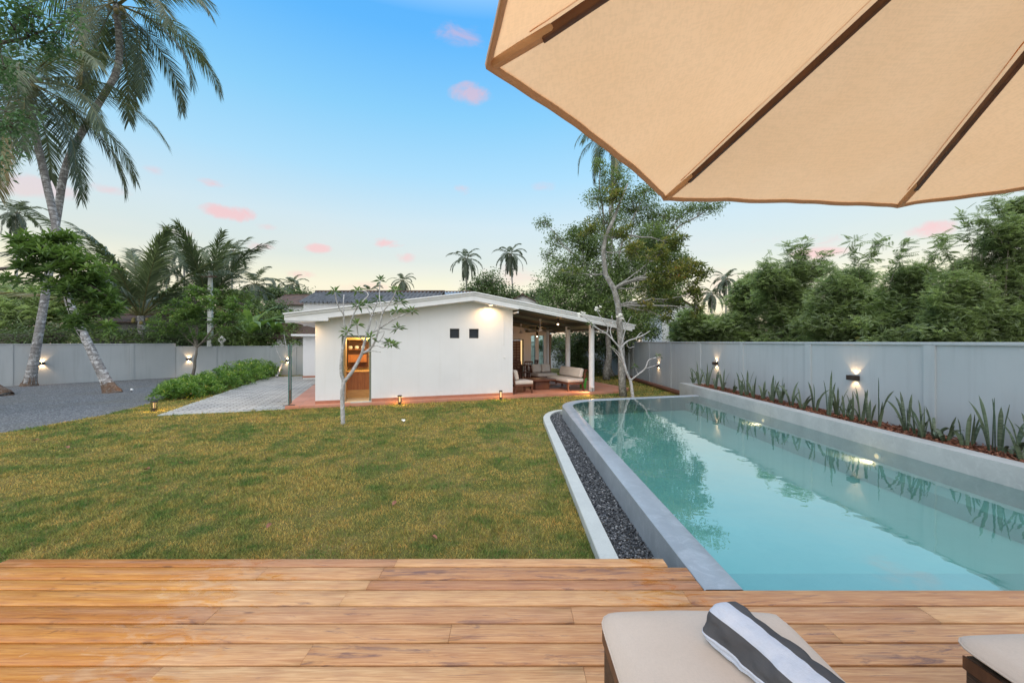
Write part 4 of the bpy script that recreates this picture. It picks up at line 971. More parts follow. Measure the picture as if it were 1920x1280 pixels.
def wall_lamp(p, n, label, s=1.0, watt=6.0):
    """p on the wall face, n = direction into the garden"""
    rz = math.atan2(n[1], n[0]); e = empty('wall_lamp', p, rz, label, 'wall lamp', 'up and down lamps on the boundary walls')
    mb = MB(); mb.box((.012, -.10, -.045), (.022, .10, .045)); mb.box((.0, -.06, -.04), (.012, .06, .04))
    for y in (-.10, .088): mb.box((.022, y, -.045), (.095, y + .012, .045))
    mb.box((.095, -.10, -.045), (.107, .10, .045)); mb.build('housing', M['bronze'], e, bevel=.0015)
    mb = MB(); mb.box((.03, -.03, -.02), (.09, .03, .02)); mb.build('led', M['lamp'], e)
    for sg in (1, -1): spot(e, (.06, 0, .03 * sg), (-.16, 0, sg), watt, 92, .22, (1, .60, .28), .012)
    for sg in (1, -1): spot(e, (.06, 0, .03 * sg), (-.10, 0, sg), watt * .4, 140, .9, (1, .6, .3), .012)
wall_lamp((WX, 7.72, 1.31), (-1, 0), 'lit brown wall lamp nearest the deck on the right boundary wall', 1, 4.5)
wall_lamp((WX, 12.96, 1.30), (-1, 0), 'lit wall lamp above the far end of the snake plants')
wall_lamp((WX, 18.1, .93), (-1, 0), 'lit wall lamp behind the small frangipani at the far right wall')
wn = Vector((2.32, 2.76)).normalized(); wn = Vector((wn.y, -wn.x))
d_ = Vector((-21.07, 19.84)) - Vector((-23.9, 17.0)); 
def on_wall(px, a, b):
    k = (px - 960) / F; a, b = Vector(a), Vector(b); d = b - a; t = (k * a.y - a.x) / (d.x - k * d.y); p = a + d * t; nn = Vector((d.y, -d.x)).normalized(); return p, nn
for px, py, a, b, lab in ((79, 681, (-23.9, 17.0), (-21.07, 19.84), 'lit wall lamp just right of the straighter palm trunk'), (354, 673, (-18.76, 22.62), (-14.15, 23.9), 'lit wall lamp beside the thin mango trunk'), (540, 676, (-14.15, 23.9), (-9.0, 24.2), 'lit wall lamp behind the near glass fin')):
    p, nn = on_wall(px, a, b); wall_lamp((p.x, p.y, EYE - (py - 640) * p.y / F), (nn.x, nn.y), lab, 1, 12)
# ================================================================ LOUNGERS, TOWEL, UMBRELLA
def cushion(name, x0, x1, y0, y1, z0, z1, parent, m, r=.035, bulge=.018):
    nx, ny = 26, 44; V = []; Fc = []
    def surf(i, j, top):
        u = i / nx; v = j / ny; x = x0 + (x1 - x0) * u; y = y0 + (y1 - y0) * v
        ex = min(x - x0, x1 - x) ; ey = min(y - y0, y1 - y); e = max(0.0, min(ex, ey))
        q = 1 - math.exp(-e / .03); b = (math.sin(math.pi * u) ** .6) * (math.sin(math.pi * v) ** .5) * bulge
        zz = (z1 - r * (1 - q) * .9 + b + .0025 * math.sin(x * 21 + y * 5) * q + .003 * mnoise.noise(Vector((x * 5, y * 5, 1)))) if top else (z0 + r * (1 - q) * .5)
        # outline: bowed ends, soft corners
        bow = .016 * math.sin(math.pi * u) * (1 if v > .5 else -1) * (abs(v - .5) * 2) ** 6
        c = ((abs(u - .5) * 2) ** 14) * ((abs(v - .5) * 2) ** 30) * .02
        return (x - (u - .5) * 2 * c, y + bow - (v - .5) * 2 * c, zz)
    idx = {}
    for top in (1, 0):
        for i in range(nx + 1):
            for j in range(ny + 1): idx[top, i, j] = len(V); V.append(surf(i, j, top))
    for i in range(nx):
        for j in range(ny):
            Fc.append((idx[1, i, j], idx[1, i + 1, j], idx[1, i + 1, j + 1], idx[1, i, j + 1])); Fc.append((idx[0, i, j], idx[0, i, j + 1], idx[0, i + 1, j + 1], idx[0, i + 1, j]))
    loop = [(i, 0) for i in range(nx)] + [(nx, j) for j in range(ny)] + [(i, ny) for i in range(nx, 0, -1)] + [(0, j) for j in range(ny, 0, -1)]
    mids = []
    for (i, j) in loop:
        a = V[idx[1, i, j]]; b = V[idx[0, i, j]]; dx = (1 if i == nx else -1 if i == 0 else 0); dy = (1 if j == ny else -1 if j == 0 else 0)
        k = .010 / max(1, math.hypot(dx, dy)); row = [idx[1, i, j]]
        for t, o in ((.25, .8), (.5, 1.0), (.75, .8)): row.append(len(V)); V.append((a[0] + dx * k * o, a[1] + dy * k * o, a[2] + (b[2] - a[2]) * t))
        row.append(idx[0, i, j]); mids.append(row)
    for q in range(len(loop)):
        A, B = mids[q], mids[(q + 1) % len(loop)]
        for k in range(4): Fc.append((A[k], A[k + 1], B[k + 1], B[k]))
    o = np_mesh(name, V, Fc, None, m, parent, True)
    bm = bmesh.new(); bm.from_mesh(o.data); bmesh.ops.recalc_face_normals(bm, faces=bm.faces); bm.to_mesh(o.data); bm.free()
    pp = MB(); pts = [Vector(V[r_[2]]) for r_ in mids]; pp.tube(pts + [pts[0]], .0045, 6, cap=False); pp.build('piping', m, o, smooth=True)
    return o
def lounger(x0, x1, yb, label, ztop_=.80):
    e = empty('sun_lounger', ((x0 + x1) / 2, yb, DK), 0, label, 'sun lounger', 'beige sun loungers on the deck'); w = (x1 - x0) / 2; L_ = 2.0
    cushion('mattress', -w, w, -L_, 0, ztop_ - .085 - DK, ztop_ - DK - .012, e, M['cushion'])
    f = MB(); zt = ztop_ - .088 - DK; t = .03
    f.box((-w + .004, -L_, .10), (-w + .004 + t, -.045, zt)); f.box((w - .004 - t, -L_, .10), (w - .004, -.045, zt)); f.box((-w + .005 + t, -.075, .10), (w - .005 - t, -.045, zt)); f.box((-w + .005 + t, -L_, zt - .04), (w - .005 - t, -.077, zt - .003))
    f.build('frame', M['wicker'], e, bevel=.004)
    tr = MB(); tr.box((-w - .004, -L_, zt - .055), (-w + .003, -.04, zt - .003)); tr.box((w - .003, -L_, zt - .055), (w + .004, -.04, zt - .003)); tr.build('rail', M['ribwood'], e)
    for sx in (-1, 1):
        for y in (-.11, -L_ + .1): q = MB(); q.box((sx * (w - .05) - .03, y - .03, 0), (sx * (w - .05) + .03, y + .03, .099)); q.build('leg', M['wicker'], e, bevel=.003)
    return e
lounger(.405, 1.205, 1.845, 'beige cushioned sun lounger on the deck with the striped towel lying on it', .81)
lounger(1.86, 2.66, 1.71, 'beige cushioned sun lounger cut off by the right edge of the picture', .80)

def towel():
    sec = [(-.075, .004), (-.088, .012), (-.084, .024), (-.092, .034), (-.083, .046), (-.080, .07), (-.074, .098), (-.062, .122), (-.040, .136), (-.012, .138), (.014, .134), (.040, .126), (.062, .108), (.076, .084), (.084, .056), (.082, .028), (.070, .006)]
    k = len(sec); nl = 64; L_ = .66
    # resample finely
    P = []; mi = []
    tot = [0]
    for a, b in zip(sec[:-1], sec[1:]): tot.append(tot[-1] + math.hypot(b[0] - a[0], b[1] - a[1]))
    m = 72
    def samp(s):
        s *= tot[-1]
        for i in range(len(sec) - 1):
            if s <= tot[i + 1] + 1e-9:
                f = (s - tot[i]) / (tot[i + 1] - tot[i]); return (sec[i][0] + (sec[i + 1][0] - sec[i][0]) * f, sec[i][1] + (sec[i + 1][1] - sec[i][1]) * f)
        return sec[-1]
    V = []; Fc = []; mats = []
    for j in range(nl + 1):
        t = j / nl; y = -t * L_
        end = min(t, 1 - t) * L_; sq = 1 - .16 * math.exp(-end / .010)
        for i in range(m + 1):
            s = i / m; x, z = samp(s)
            w = mnoise.noise(Vector((s * 5, t * 6, 3))) * .011 + mnoise.noise(Vector((s * 12, t * 16, 9))) * .005 + .004 * math.sin(t * 9 + s * 4)
            ang = math.atan2(z - .065, x); zz = .065 + (z - .065) * sq + math.sin(ang) * w - .018 * t * (z / .13)
            V.append((x * sq + math.cos(ang) * w + .006 * math.sin(t * 7), y, max(.003, zz)))
    for j in range(nl):
        for i in range(m):
            Fc.append((j * (m + 1) + i, (j + 1) * (m + 1) + i, (j + 1) * (m + 1) + i + 1, j * (m + 1) + i + 1)); s = (i + .5) / m
            mats.append(0 if s < .13 else 1 if s < .335 else 0 if s < .535 else 1)
    for j in (0, nl):   # the ends: coiled folds seen as layers
        c = len(V); V.append((0, -(j / nl) * L_ + (.004 if j == 0 else -.004), .062)); rr = []
        for lay, q in enumerate((.82, .64, .46, .28)):
            row = []
            for i in range(m + 1):
                b = V[j * (m + 1) + i]; row.append(len(V)); V.append((b[0] * q, b[1] + (.006 if j else -.006) * (lay % 2 * 2 - .6), .062 + (b[2] - .062) * q))
            rr.append(row)
        prev = [j * (m + 1) + i for i in range(m + 1)]
        for lay, row in enumerate(rr):
            for i in range(m): Fc.append((prev[i], prev[i + 1], row[i + 1], row[i])); mats.append(0 if lay % 2 else 1)
            prev = row
        for i in range(m): Fc.append((prev[i], prev[i + 1], c, c)); mats.append(0)
    tri = [f for f in Fc]
    me = bpy.data.meshes.new('striped_towel'); me.from_pydata(V, [], [f if f[2] != f[3] else f[:3] for f in tri]); o = link('striped_towel', me, [M['towel_w'], M['towel_d']])
    me.polygons.foreach_set('material_index', mats); me.polygons.foreach_set('use_smooth', [True] * len(me.polygons))
    bm = bmesh.new(); bm.from_mesh(me); bmesh.ops.recalc_face_normals(bm, faces=bm.faces); bm.to_mesh(me); bm.free()
    o.location = (.868, 1.665, .812); o.scale = (1.28, 1, .93); o.rotation_euler = (0, 0, math.atan2(.32, .95)); tag(o, 'rolled white and dark grey striped towel on the beige lounger', 'towel')
towel()

def umbrella():
    H = .64; Rr = 2.35 * H; cx, cy = 2.153 * H, .763 * H; ze = EYE + H; za = EYE + 2.04 * H
    e = empty('parasol', (cx, cy, DK), 0, 'large octagonal beige canvas parasol with brown wooden ribs over the deck', 'parasol'); ze -= DK; za -= DK
    n = 8; a0 = math.atan2(2.847 * H - cy, 1.068 * H - cx)
    C = [Vector((math.cos(a0 + k * math.pi / 4) * Rr, math.sin(a0 + k * math.pi / 4) * Rr, ze)) for k in range(n)]
    A = Vector((0, 0, za)); can = empty('canopy', (0, 0, 0)); can.parent = e
    def pt(k, r, t, off=0.0):     # r from apex 0 to hem 1, t between rib k and k+1
        P, Q = C[k], C[(k + 1) % n]; a = A.lerp(P, r); b = A.lerp(Q, r); p = a.lerp(b, t)
        s = 4 * t * (1 - t)
        inward = Vector((-p.x, -p.y, 0)); inward = inward.normalized() if inward.length > 1e-6 else inward
        sag = (.055 * math.sin(math.pi * min(1, r)) + .012) * s * r
        wr = .011 * mnoise.noise(Vector((p.x * 2.2, p.y * 2.2, k * 3.1))) + .006 * mnoise.noise(Vector((t * 11, r * 1.5, k * 1.7))) * max(0, r - .55) * 2 + .006 * math.exp(-((t * (1 - t)) * 22)) * math.sin(r * 26 + k)
        p = p + inward * (.045 * s * r ** 4) + Vector((0, 0, -sag + wr * min(1, r * 2) * min(1, s * 6)))
        return p
    mbc = MB(); nr, ntt = 34, 26
    for k in range(n):
        b = len(mbc.v)
        for i in range(nr + 1):
            for j in range(ntt + 1): mbc.v.append(tuple(pt(k, i / nr, j / ntt)))
        for i in range(nr):
            for j in range(ntt): q = b + i * (ntt + 1) + j; mbc.f.append((q, q + 1, q + ntt + 2, q + ntt + 1)); mbc.mi.append(0)
    bpy.data.objects.remove(can); can = mbc.build('canopy', M['canopy'], e, smooth=True)
    bm = bmesh.new(); bm.from_mesh(can.data); bmesh.ops.remove_doubles(bm, verts=bm.verts, dist=1e-4); bm.to_mesh(can.data); bm.free()
    hm = MB()
    for k in range(n):
        top = [pt(k, 1.0, j / 40) for j in range(41)]
        b = len(hm.v)
        for j, p in enumerate(top):
            o = Vector((p.x, p.y, 0)).normalized(); q = pt(k, .993, j / 40)
            w = 0.0
            for s in (q + Vector((0, 0, -.004)), p + o * .004 + Vector((0, 0, -.008 + w)), p + o * .007 + Vector((0, 0, .004)), q + Vector((0, 0, .005))): hm.v.append(tuple(s))
        for j in range(40):
            for m_ in range(4): hm.f.append((b + j * 4 + m_, b + j * 4 + (m_ + 1) % 4, b + (j + 1) * 4 + (m_ + 1) % 4, b + (j + 1) * 4 + m_)); hm.mi.append(0)
    hm.build('hem', M['hem'], can, smooth=True)
    sm = MB()
    for k in range(n):      # seam folds beside each rib
        for sgn in (.012, -.012):
            pts = [A.lerp(C[k], r) + Vector((0, 0, -.004)) + Vector((-math.sin(a0 + k * math.pi / 4), math.cos(a0 + k * math.pi / 4), 0)) * sgn * 1.4 for r in np.linspace(.05, .93, 30)]
            sm.tube(pts, .0025, 5)
    sm.build('seam', M['canopy'], can, smooth=True)
    for k in range(n):
        P = C[k]; d = (P - A).normalized(); side = Vector((-d.y, d.x, 0)).normalized(); up = side.cross(d)
        r = MB(); p0 = A + d * .10 + Vector((0, 0, -.04)); p1 = A.lerp(P, .915) + Vector((0, 0, -.021)); r.beam(p0, p1, .017, .023); r.build('rib', M['ribwood'], e, bevel=.003)
        q = MB(); q.beam(A.lerp(P, .895) + Vector((0, 0, -.020)), A.lerp(P, .993) + Vector((0, 0, -.006)), .021, .024); q.build('rib_pocket', M['pocket'], e, bevel=.008)
    m_ = MB(); m_.lathe([(.0, 0), (.26, 0), (.27, .02), (.25, .06), (.05, .075), (.03, .08), (.03, .30), (.024, .31), (.024, za - .02), (0, za - .02)], 28); m_.build('pole', M['ribwood'], e, smooth=True, auto=30)
    hb = MB(); hb.lathe([(.026, za - .14), (.06, za - .14), (.065, za - .07), (.026, za - .06)], 20); hb.build('hub', M['ribwood'], e, smooth=True, auto=30)
    for k in range(n):
        P = C[k]; r = MB(); r.beam((C[k].x * .03, C[k].y * .03, za - .62), A.lerp(P, .46) + Vector((0, 0, -.05)), .014, .022); r.build('strut', M['ribwood'], e)
umbrella()

# ================================================================ PLANTS
def leaves_arr(base, d, nrm, L_, W_, tone, sag=.12):
    base, d, nrm = map(np.asarray, (base, d, nrm)); d = d / (np.linalg.norm(d, axis=1, keepdims=True) + 1e-9)
    s = np.cross(d, nrm); s /= (np.linalg.norm(s, axis=1, keepdims=True) + 1e-9); u = np.cross(s, d)
    L_ = np.asarray(L_)[:, None] * np.ones((len(base), 1)); W_ = np.asarray(W_)[:, None] * np.ones((len(base), 1))
    tip = base + d * L_; tip[:, 2] -= sag * L_[:, 0]
    mid = base + d * L_ * .48 + u * W_ * .18
    V = np.stack([base, mid - s * W_ / 2, tip, mid + s * W_ / 2], 1).reshape(-1, 3)
    n = len(base); q = np.arange(n)[:, None] * 4
    Fa = np.concatenate([q + [[0, 1, 2]], q + [[0, 2, 3]]], 1).reshape(-1, 3)
    return V, Fa, np.repeat(np.asarray(tone), 2)
def unit(n_, r):
    v = r.normal(size=(n_, 3)); return v / np.linalg.norm(v, axis=1, keepdims=True)
def foliage(centers, kind, r, ls=1.0, tone0=None, k=None):
    n = len(centers); c = np.asarray(centers); t0 = r.random(n) if tone0 is None else tone0
    if kind == 'broad':
        k = k or 9; b = np.repeat(c, k, 0) + r.normal(0, .11 * ls, (n * k, 3)); d = unit(n * k, r); d[:, 2] = d[:, 2] * .5 - .15
        nr = unit(n * k, r) * .6 + [0, 0, 1]; t = np.clip(np.repeat(t0, k) * .6 + r.random(n * k) * .4, 0, 1)
        return leaves_arr(b, d, nr, r.uniform(.09, .15, n * k) * ls, r.uniform(.045, .07, n * k) * ls, t)
    if kind == 'whorl':
        k = k or 11; az = (np.arange(k)[None] * 2.399 + r.uniform(0, 6.28, (n, 1))).ravel(); el = (np.linspace(1.15, -.35, k)[None] + r.normal(0, .18, (n, k))).ravel()
        d = np.stack([np.cos(az) * np.cos(el), np.sin(az) * np.cos(el), np.sin(el)], 1); b = np.repeat(c, k, 0) + d * .02
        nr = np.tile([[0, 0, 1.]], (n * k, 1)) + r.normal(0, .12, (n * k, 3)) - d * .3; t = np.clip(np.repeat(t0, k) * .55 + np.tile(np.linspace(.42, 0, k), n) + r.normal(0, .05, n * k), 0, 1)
        return leaves_arr(b, d, nr, r.uniform(.16, .25, n * k) * ls, r.uniform(.045, .065, n * k) * ls, t, .22)
    if kind == 'pinn':
        k = k or 3; m = 8; nn = n * k; sp = np.repeat(c, k, 0) + r.normal(0, .08 * ls, (nn, 3)); D = unit(nn, r); D[:, 2] = D[:, 2] * .7 + .12; D /= np.linalg.norm(D, axis=1, keepdims=True)
        up = unit(nn, r) * .45 + [0, 0, 1]; S = np.cross(D, up); S /= np.linalg.norm(S, axis=1, keepdims=True)
        Ls = r.uniform(.22, .36, nn) * ls; j = (np.arange(m) + 1) / m
        pos = sp[:, None] + D[:, None] * (Ls[:, None] * j)[..., None]; pos[..., 2] -= .10 * (Ls[:, None] * j ** 2)
        tt = np.clip(np.repeat(t0, k)[:, None] * .7 + r.random((nn, 1)) * .3 + np.zeros((1, m)), 0, 1)
        out = []
        for sg in (1, -1):
            dd = S[:, None] * sg + D[:, None] * .45 + np.zeros((1, m, 1)); ll = (.085 * ls * (1.15 - .6 * abs(j - .45)))[None] * np.ones((nn, 1))
            out.append((pos.reshape(-1, 3), dd.reshape(-1, 3), np.repeat(up, m, 0), ll.ravel(), ll.ravel() * .42, tt.ravel()))
        A_ = [np.concatenate([o[i] for o in out]) for i in range(6)]; return leaves_arr(*A_, .1)
def merge(parts):
    V = []; Fa = []; T = []; b = 0
    for v, f, t in parts: V.append(v); Fa.append(f + b); T.append(t); b += len(v)
    return np.concatenate(V), np.concatenate(Fa), np.concatenate(T)
def arc(a, b, n, sagdir, amt, rnd):
    a, b = Vector(a), Vector(b); out = []
    for i in range(n + 1):
        t = i / n; p = a.lerp(b, t) + Vector(sagdir) * (amt * math.sin(math.pi * t)); 
        if 0 < i < n: p += Vector((rnd.uniform(-1, 1), rnd.uniform(-1, 1), rnd.uniform(-1, 1))) * (b - a).length * .025
        out.append(p)
    return out
def tree(name, label, cat, base, blobs, d, kind='broad', leafm='mid', barkm='darkbark', n=500, ls=1.0, tr=.12, trunk=None, seed=0, group=None, k=None, deep=.8, twigs=True, shoots=None, fill=.62):
    """blobs: survey of the crown, (px, py, rx, ry[, depth offset in m]) as seen at depth d"""
    r = np.random.default_rng(seed + 100); rnd = random.Random(seed); s = d / F
    base = Vector(base); e = empty(name, base, 0, label, cat, group)
    B = []
    for q in blobs:
        px, py, rx, ry = q[:4]; o = q[4] if len(q) > 4 else rnd.uniform(-.5, .5) * rx * s
        dd = d + o; c = W(px, py, dd); B.append((np.array(c), np.array([rx * s, rx * s * deep, ry * s])))
    vol = np.array([b[1][0] * b[1][2] for b in B]); pr = vol / vol.sum(); cs = []; par = []
    for i, (c, rad) in enumerate(B):
        m = max(4, int(n * pr[i])); u = unit(m, r) * (r.random((m, 1)) ** (.45 if fill > .5 else .3)); 
        # lumpy outline: clumps
        w = 1 + .28 * np.sin(u[:, :1] * 5 + i) * np.cos(u[:, 2:3] * 6 + 2 * i) + r.normal(0, .07, (m, 1)); cs.append(c + u * rad * w); par += [i] * m
    C = np.concatenate(cs); par = np.array(par)
    keep = C[:, 2] > .2; C = C[keep]; par = par[keep]
    # light and dark clumps: each leaf cluster has its own kind of leaf age
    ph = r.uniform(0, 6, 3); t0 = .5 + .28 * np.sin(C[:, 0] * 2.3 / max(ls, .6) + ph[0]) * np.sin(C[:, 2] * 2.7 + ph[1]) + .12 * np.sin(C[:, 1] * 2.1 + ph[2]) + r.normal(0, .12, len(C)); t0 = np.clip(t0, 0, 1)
    parts = [foliage(C - np.array(base), kind, r, ls, t0, k)]
    wood = MB(); o0 = Vector((0, 0, 0))
    tp = [Vector(p) - base for p in trunk[0]] if trunk else None
    if tp is None:
        cen = Vector(np.mean([b[0] for b in B], 0)) - base; fork = Vector((cen.x * .5, cen.y * .5, max(.6, cen.z * .5))); tp = arc(o0, fork, 5, (rnd.uniform(-1, 1), rnd.uniform(-1, 1), 0), .06 * fork.length, rnd); tr_ = [tr * (1 - .45 * i / 5) for i in range(6)]
    else: tr_ = trunk[1]
    wood.tube(tp, tr_, 10)
    ends = []
    for i, (c, rad) in enumerate(B):
        cc = Vector(c) - base; st = min(tp[len(tp) // 3:], key=lambda p: (p - cc).length + .6 * max(0, p.z - cc.z)) if trunk else tp[-1]
        pts = arc(st, cc, 6, (rnd.uniform(-.5, .5), rnd.uniform(-.5, .5), rnd.uniform(-.2, .6)), .12 * (cc - st).length, rnd); r0 = min(tr * .5, .015 + .011 * (cc - st).length); wood.tube(pts, [r0 * (1 - .75 * k_ / 6) for k_ in range(7)], 7, cap=False); ends.append(pts)
    if twigs:
        step = max(1, len(C) // 260)
        for q in range(0, len(C), step):
            p = Vector(C[q]) - base; pts = ends[par[q]]; st = min(pts[2:], key=lambda a: (a - p).length)
            if (p - st).length > .15: wood.tube(arc(st, p, 3, (0, 0, 1), .08 * (p - st).length, rnd), [.012 * d / 14, .009 * d / 14, .006 * d / 14, .003], 4, cap=False)
    if shoots:
        for (x0, y0, x1, y1, nlv) in shoots:
            a = W(x0, y0, d) - base; b = W(x1, y1, d) - base; pts = arc(a, b, 6, (0, 0, 0), 0, rnd); wood.tube(pts, [.014 - .0017 * i for i in range(7)], 5)
            cc = []
            for i in range(nlv):
                t = .25 + .75 * (i + 1) / nlv; k_ = t * 6; i0 = min(5, int(k_)); cc.append(pts[i0].lerp(pts[i0 + 1], k_ - i0))
            parts.append(foliage(np.array([tuple(c) for c in cc]), kind, r, ls * 1.7, np.full(len(cc), .12), 6))
    wood.build('trunk', M[barkm], e, smooth=True)
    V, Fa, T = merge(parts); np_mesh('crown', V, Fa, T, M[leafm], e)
    return e

def palm(name, label, base, top, ctrl, Rf, nf=22, nl=55, tr=.2, seed=0, leafm='palm', group=None, elmin=-50, elmax=80, nuts=8, droop=1.0, lw=.045, ll=.9, bark_='palmbark', root=False, skip=None, cat='palm tree', az0=0, fwd=0.0):
    r = np.random.default_rng(seed + 7); rnd = random.Random(seed); base = Vector(base); top = Vector(top) - base
    e = empty(name, base, 0, label, cat, group); wood = MB()
    c1 = [Vector(c) - base for c in ctrl]; P = [Vector((0, 0, -.12))] + c1 + [top]
    pts = []
    for i in range(len(P) - 1):      # catmull-rom through the surveyed points
        p0 = P[max(i - 1, 0)]; p1 = P[i]; p2 = P[i + 1]; p3 = P[min(i + 2, len(P) - 1)]
        for k in range(10):
            t = k / 10; pts.append(.5 * ((2 * p1) + (-p0 + p2) * t + (2 * p0 - 5 * p1 + 4 * p2 - p3) * t * t + (-p0 + 3 * p1 - 3 * p2 + p3) * t ** 3))
    pts.append(top); m = len(pts); zt = top.z
    rad = [tr * (.82 + .35 * math.exp(-max(0, p.z) / .45) + .25 * math.exp(-max(0, p.z) / 1.6) - .12 * (p.z / zt) + .015 * rnd.uniform(-1, 1)) for p in pts]
    wood.tube(pts, rad, 14); wood.build('trunk', M[bark_], e, smooth=True)
    if root:
        rb = MB(); rp = [p for p in pts if p.z < .42] ; 
        rb.tube(rp, [rad[i] * 1.02 + .07 * math.exp(-max(0, p.z) / .10) for i, p in enumerate(rp)], 16, cap=False)
        def at_z(z):
            for i in range(len(pts) - 1):
                if pts[i + 1].z >= z: return pts[i], rad[i]
            return pts[0], rad[0]
        for k in range(20):
            a = k * .314 + rnd.uniform(-.1, .1); z = rnd.uniform(.2, .8); c_, r_ = at_z(z); u_ = Vector((math.cos(a), math.sin(a), 0)); c0, r0 = at_z(.1)
            rb.tube([c_ + u_ * r_ * .93, c0 + u_ * r0 * 1.02, Vector((0, 0, -.06)) + u_ * r0 * 1.35], [.012, .035, .03], 6)
        rb.build('root_flare', M['palmroot'], e, smooth=True)
    stem = MB(); parts = []
    for k in range(nf):
        az = az0 + k * 2.399 + r.normal(0, .12); f = (k + .5) / nf; el = R(elmax + (elmin - elmax) * f ** .85 + r.normal(0, 5)); Lf = Rf * (1.0 if f > .15 else .8) * r.uniform(.88, 1.1)
        if skip and skip(az % (2 * math.pi), el): continue
        h = np.array([math.cos(az), math.sin(az), 0]); n_ = 16; p = np.array(top) + h * .12; q = [p.copy()]; ee = el; dirs = []
        for i in range(n_):
            t = i / n_; ee -= (R(3.0) + R(9.5) * t * max(0.15, math.cos(ee * .7))) * droop; ee = max(ee, R(-86)); dv = h * math.cos(ee) + np.array([0, 0, math.sin(ee)]); dirs.append(dv); p = p + dv * Lf / n_; q.append(p.copy())
        dirs.append(dirs[-1]); q = np.array(q); dirs = np.array(dirs)
        stem.tube([tuple(a) for a in q], [max(.004, tr * .17 * (1 - i / n_) ** 1.1 + .003) for i in range(n_ + 1)], 5, cap=False)
        t = np.linspace(.16, 1.0, nl); ii = np.clip((t * n_).astype(int), 0, n_ - 1); fr = (t * n_ - ii)[:, None]; pos = q[ii] * (1 - fr) + q[ii + 1] * fr; D = dirs[ii]
        side = np.cross(D, [0, 0, 1.]); side /= np.linalg.norm(side, axis=1, keepdims=True) + 1e-9; upv = np.cross(side, D)
        prof = np.sin(np.pi * np.clip(.12 + t * .80, 0, 1)) ** .7; Ll = ll * Rf / 4.4 * (.35 + .75 * prof) * r.uniform(.85, 1.1, nl)
        tw = r.uniform(-.3, .3); dp = r.uniform(.35, .8)
        for sg in (1, -1):
            dd = side * sg * (1 - .35 * t[:, None]) + D * (.35 + fwd + .9 * t[:, None] ** 1.5) + upv * (.22 * (1 - t[:, None]) + sg * tw * .3); dd /= np.linalg.norm(dd, axis=1, keepdims=True); dd = dd + np.array([0, 0, -1.0]) * dp * .55 + r.normal(0, .06, dd.shape)
            dd /= np.linalg.norm(dd, axis=1, keepdims=True); nr = np.cross(dd, side * sg) ; nr = upv + r.normal(0, .25, dd.shape)
            # two-segment drooping leaflet
            s = np.cross(dd, nr); s /= np.linalg.norm(s, axis=1, keepdims=True) + 1e-9; w = lw * Rf / 4.4 * r.uniform(.75, 1.1, (nl, 1)); L1 = (Ll * .5)[:, None]
            m1 = pos + dd * L1; d2 = dd + np.array([0, 0, -1.0]) * (dp * r.uniform(.4, .9, (nl, 1))); d2 /= np.linalg.norm(d2, axis=1, keepdims=True); tp = m1 + d2 * L1
            V = np.stack([pos - s * w * .35, pos + s * w * .35, m1 - s * w * .5, m1 + s * w * .5, tp], 1).reshape(-1, 3); b = (np.arange(nl) * 5)[:, None]
            Fa = np.concatenate([b + [[0, 2, 3]], b + [[0, 3, 1]], b + [[2, 4, 3]]], 1).reshape(-1, 3)
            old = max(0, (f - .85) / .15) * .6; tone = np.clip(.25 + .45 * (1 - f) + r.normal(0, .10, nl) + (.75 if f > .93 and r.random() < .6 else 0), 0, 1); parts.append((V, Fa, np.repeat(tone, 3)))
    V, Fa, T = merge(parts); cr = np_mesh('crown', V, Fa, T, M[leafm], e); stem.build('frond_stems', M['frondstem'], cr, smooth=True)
    for k in range(nuts):
        a = k * 1.1; mb = MB(); mb.lathe([(0, -.11), (.06, -.09), (.095, -.02), (.09, .05), (.05, .11), (0, .13)], 10); o = mb.build('coconut', M['coconut'], e, smooth=True)
        o.location = (top.x + math.cos(a) * tr * 1.5, top.y + math.sin(a) * tr * 1.5, top.z - .25 - .12 * (k % 3)); o.scale = (1.15,) * 3
    return e
M['frondstem'] = simple('frond_stem', (.20, .19, .08), (.14, .13, .06), .5, 3, 40, .1)

# ---- two tall coconut palms and the stump at the left edge
pb = G(54, 723); pa = G(212, 735)
palm('coconut_palm', 'tall straighter coconut palm with brown rooty foot, its crown topmost in the picture', pb, W(218, 8, 18.8), [W(84, 560, 18.4), W(108, 400, 18.5), W(128, 300, 18.6), W(182, 200, 18.7), W(222, 120, 18.8)], 4.9, 21, 90, .18, 3, 'palm', 'leaning coconut palms', -48, 66, 9, .74, .036, .95, root=True, az0=.6)
palm('coconut_palm', 'coconut palm leaning left from a rust-brown foot, with the lower of the two big crowns', pa, W(50, 152, 16.4), [W(168, 650, 16.0), W(130, 565, 16.1), W(106, 430, 16.2), W(84, 330, 16.3), W(66, 250, 16.4)], 4.5, 24, 90, .165, 11, 'palm', 'leaning coconut palms', -50, 66, 9, .66, .036, .95, root=True, az0=.2)
palm('coconut_palm', 'foot of a palm trunk leaning out of the left edge of the picture', G(2, 741), (-23.5, 14.5, 9), [(-20.4, 14.95, 1.6), (-22.2, 14.7, 5)], 3.0, 14, 30, .2, 5, 'palm', 'leaning coconut palms', -50, 60, 0, root=True)

